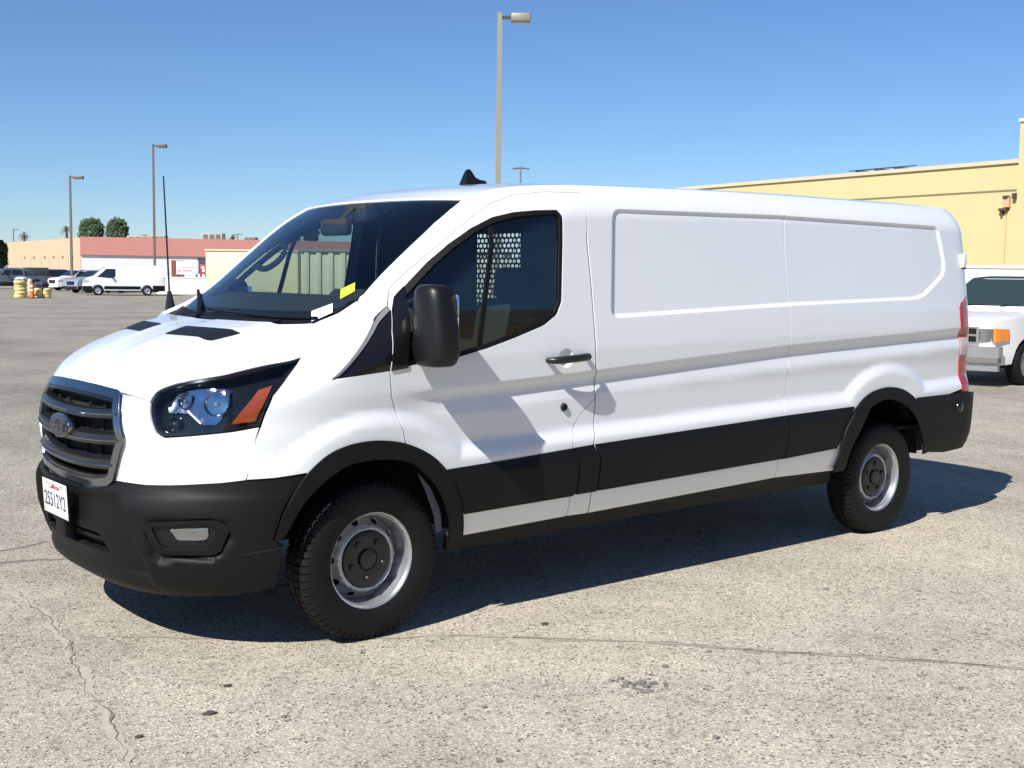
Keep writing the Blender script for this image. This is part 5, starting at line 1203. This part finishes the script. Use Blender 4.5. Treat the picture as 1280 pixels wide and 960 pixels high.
lamp('slimmer brown lamp post in front of the tan store wall', 87.3, 219.5, 100, (.19, .14, .12), 'brown2', w0=.18, head=(.8, .34, .25))
lamp('double-headed lamp post far behind the van roof', 651, 208, 85, (.20, .19, .18), 'grey', arms=(-1, 1), head=(.3, .3, .09), w0=.16)
lamp('tiny distant lamp post on the horizon beside a palm', 16.5, 286, 260, (.25, .22, .2), 'far', arms=(1,), w0=.25)
lamp('thin double-armed lamp post behind the store roof units', 297, 292, 190, (.2, .18, .16), 'far2', arms=(-1, 1), head=(.5, .3, .1), w0=.2)

# ------------------------------------------------------------------ trees, palms, hills
def leafmat(name, col): 
    return mat(name, col, .6, var=.45, vscale=1.5)
LEAF = leafmat('clipped_leaf', (.045, .085, .03)); PALML = leafmat('palm_leaf', (.085, .10, .055)); BARK = mat('bark', (.14, .10, .07), .9, var=.3)
def tree(label, px, pyb, D, hw_, h_, z0, seed, square=.35, n=5200, m=LEAF, name='clipped_tree', group=None):
    r = random.Random(seed); c = atdist(px, pyb, D); root = thing(name, label, 'tree', (c[0], c[1], 0), r.uniform(0, 6), group)
    tk = MB().tube([(0, 0, -.4), (.05, .02, z0*.6), (0, 0, z0+h_*.3)], [.28, .22, .14], 8)
    for k in range(6):
        a = k*1.05; tk.tube([(0, 0, z0*.75), (math.cos(a)*hw_*.4, math.sin(a)*hw_*.4, z0+h_*.35), (math.cos(a)*hw_*.6, math.sin(a)*hw_*.6, z0+h_*.6)], [.12, .07, .03], 5)
    tk.build('trunk', BARK, root)
    cl = [(r.gauss(0, 1), r.gauss(0, 1), r.gauss(0, 1)) for _ in range(40)]; V = []; F = []
    for k in range(n):
        v = Vector((r.gauss(0, 1), r.gauss(0, 1), r.gauss(0, 1))).normalized(); rad = r.uniform(.55, 1.0)**.5
        bump = 1+.12*math.sin(v.x*7+seed)*math.sin(v.y*6+v.z*5)+.06*math.sin(v.z*13+v.x*11)
        e = Vector([math.copysign(abs(q)**(1-square*.5), q) for q in v])*rad*bump
        p = Vector((e.x*hw_, e.y*hw_, z0+h_/2+e.z*h_/2)); s = r.uniform(.10, .22)
        a = Vector((r.gauss(0, 1), r.gauss(0, 1), r.gauss(0, 1))).normalized(); b = a.orthogonal().normalized(); i = len(V)
        V += [p-a*s, p+b*s*.6, p+a*s, p-b*s*.6]; F.append((i, i+1, i+2, i+3))
    mesh_obj('crown', V, F, m, root)
    return root
DT = 205.
zt = topz(114, 273, DT); zb_ = topz(114, 304, DT)
tree('dark green round clipped tree above the store corner, the wider one', 114.3, 290, DT, 14.8*DT/FPX, zt-zb_+.5, zb_-.5, 3)
tree('dark green round clipped tree beside the wider one, nearer the brown lamp post', 146.3, 290, DT, 13*DT/FPX, topz(146, 273.5, DT)-zb_+.5, zb_-.5, 4)
tree('dense green tree at the end of the tan store wall', -4, 315, 120, 12*120/FPX, topz(0, 299, 120)-1.2, 1.2, 5, .2, 5200)
tree('dark bushy tree seen through the far door window, the broader one', 366, 296, 170, 9*170/FPX, 3.2, topz(366, 303, 170)-.4, 8, .2, 3000, name='bushy_tree')
tree('dark bushy tree seen through the far door window beside the lamp', 389, 292, 170, 10*170/FPX, 4.2, topz(389, 303, 170)-.4, 9, .2, 3000, name='bushy_tree')
def palm(label, px, pyc, D, fl, seed, n=26, droop=1.0):
    r = random.Random(seed); c = atdist(px, pyc, D); zc = float(c[2]); root = thing('palm_tree', label, 'palm', (c[0], c[1], 0), 0, 'palms behind the store')
    MB().tube([(0, 0, -.4), (.1, 0, zc*.5), (0, 0, zc)], [.32, .25, .22], 8).build('trunk', BARK, root)
    V = []; F = []
    for k in range(n):
        a = 2*math.pi*k/n*2.4+r.uniform(-.2, .2); el_ = r.uniform(-.55, 1.15); L_ = fl*r.uniform(.75, 1.05); d = Vector((math.cos(a)*math.cos(el_), math.sin(a)*math.cos(el_), math.sin(el_))); sd_ = Vector((-math.sin(a), math.cos(a), 0)); prev = None
        for j in range(7):
            t = j/6; p = Vector((0, 0, zc))+d*L_*t+Vector((0, 0, -.45*droop*L_*t*t)); 
            if j > 1:
                for q in range(-2, 3):
                    if q == 0: continue
                    lw = L_*.16*math.sin(min(1, t*1.1)*math.pi*.9+.1); e = p+sd_*lw*q*.6+d*lw*.8+Vector((0, 0, -lw*.5*abs(q)*.6)); i = len(V); w_ = d*.06*L_*.6
                    V += [p, p+w_, e]; F.append((i, i+1, i+2))
            if prev is not None:
                i = len(V); V += [prev-sd_*.05, prev+sd_*.05, p+sd_*.04, p-sd_*.04]; F.append((i, i+1, i+2, i+3))
            prev = p
    mesh_obj('fronds', V, F, PALML, root)
palm('fan palm standing alone left of the slim lamp post', 30, 294, 230, 9*230/FPX, 11, 40)
palm('tall fan palm rising close behind the slim lamp post', 83, 286, 200, 9.5*200/FPX, 12, 40)
palm('small palm top showing over the roof behind the whip antenna', 180, 296, 210, 8*210/FPX, 13, 30)
palm('small palm top showing over the roof between the rooftop units', 291, 296, 200, 7*200/FPX, 14, 30)
hm = mat('far_hill', (.26, .25, .24), .95, var=.2, vscale=.002); V = []; F = []; n = 90
for k in range(n):
    px = -900+k*40; D = 3800; h = 300.5-4*math.sin(k*.5+1)-3*math.sin(k*.23)-1.5*math.sin(k*1.7); h = min(h, 306) if px < 140 else 306+min(14, (px-140)*.1); a = atdist(px, h, D); V += [(a[0], a[1], -20), (a[0], a[1], max(5, float(a[2]))), (a[0]*1.25, a[1]*1.25, -20)]
for k in range(n-1): F += [(3*k, 3*k+3, 3*k+4, 3*k+1), (3*k+1, 3*k+4, 3*k+5, 3*k+2)]
tag(mesh_obj('hills', V, F, hm, None, 60), kind='structure')

# ------------------------------------------------------------------ painted tyre stacks, cone, bags
YEL = mat('pale_yellow_tyre_paint', (.62, .52, .22), .7, var=.25, vscale=6)
def tyre_prof(R, h): return [(-h/2*.7, R*.62), (-h/2, R*.72), (-h/2, R*.88), (-h*.3, R*.98), (0, R), (h*.3, R*.98), (h/2, R*.88), (h/2, R*.72), (h/2*.7, R*.62)]
def stack(px, py, n, R, h, label, seed):
    r = random.Random(seed); b = gp(px, py)
    for k in range(n):
        o = MB().lathe(tyre_prof(R, h), 22, 'z', (0, 0, h/2)).build('painted_tyre', YEL); o.location = (b[0]+r.uniform(-.04, .04), b[1]+r.uniform(-.04, .04), b[2]+k*h+.001)
        words = ['bottom', 'second', 'third', 'fourth', 'fifth']; tag(o, ('top' if k == n-1 else words[k])+' '+label, 'tyre', 'painted tyres stacked in the lot')
stack(26, 372.5, 5, .38, .215, 'pale yellow tyre of the tall stack left of the orange cone', 1)
stack(46.8, 372.8, 3, .27, .21, 'pale yellow tyre of the short stack touching the orange cone', 2)
stack(58.5, 372.8, 3, .29, .21, 'pale yellow tyre of the short stack farther from the orange cone', 3)
b = gp(40.2, 373); r = thing('traffic_cone', 'orange traffic barrel cone between the yellow tyre stacks', 'cone', tuple(b)); OR = mat('cone_orange', (.75, .17, .02), .5)
MB().box((0, 0, .03), (.42, .42, .06), .01).build('base', mat('cone_base', (.03, .03, .03), .7), r); MB().lathe([(.06, .15), (.95, .10), (.97, .0005)], 18, 'z').build('body', OR, r)
for z in (.45, .7): MB().lathe([(z, .15-.05*z+.012), (z+.1, .145-.05*z+.012)], 18, 'z').build('band', mat('board_white', (.8, .8, .8)), r)
def bag(label, px, py, z, s, m, seed):
    r = random.Random(seed); b = gp(px, py); bm = bmesh.new(); bmesh.ops.create_icosphere(bm, subdivisions=3, radius=1)
    for v in bm.verts: k = 1+.16*math.sin(v.co.x*5+seed)*math.sin(v.co.y*6)+r.uniform(-.05, .05); v.co = Vector((v.co.x*s[0]*k, v.co.y*s[1]*k, max(v.co.z, -.75)*s[2]*k))
    lo = min(v.co.z for v in bm.verts)
    for v in bm.verts: v.co.z -= lo
    me = bpy.data.meshes.new('bag'); bm.to_mesh(me); bm.free(); me.materials.append(m); o = bpy.data.objects.new('bag', me); COL.objects.link(o); o.location = (b[0], b[1], b[2]+z); tag(o, label, 'bag')
bag('crumpled white bag on top of the tall yellow tyre stack', 27, 372.5, 1.075, (.36, .3, .12), mat('bag_white', (.7, .72, .75), .6), 1)
bag('navy cloth bundle on the short yellow tyre stacks', 53, 372.8, .632, (.42, .3, .22), mat('bag_navy', (.03, .04, .09), .8), 2)
bag('pale tan sack resting against the orange cone', 37.5, 371.2, .0, (.2, .2, .62), mat('bag_tan', (.62, .48, .36), .8), 3)
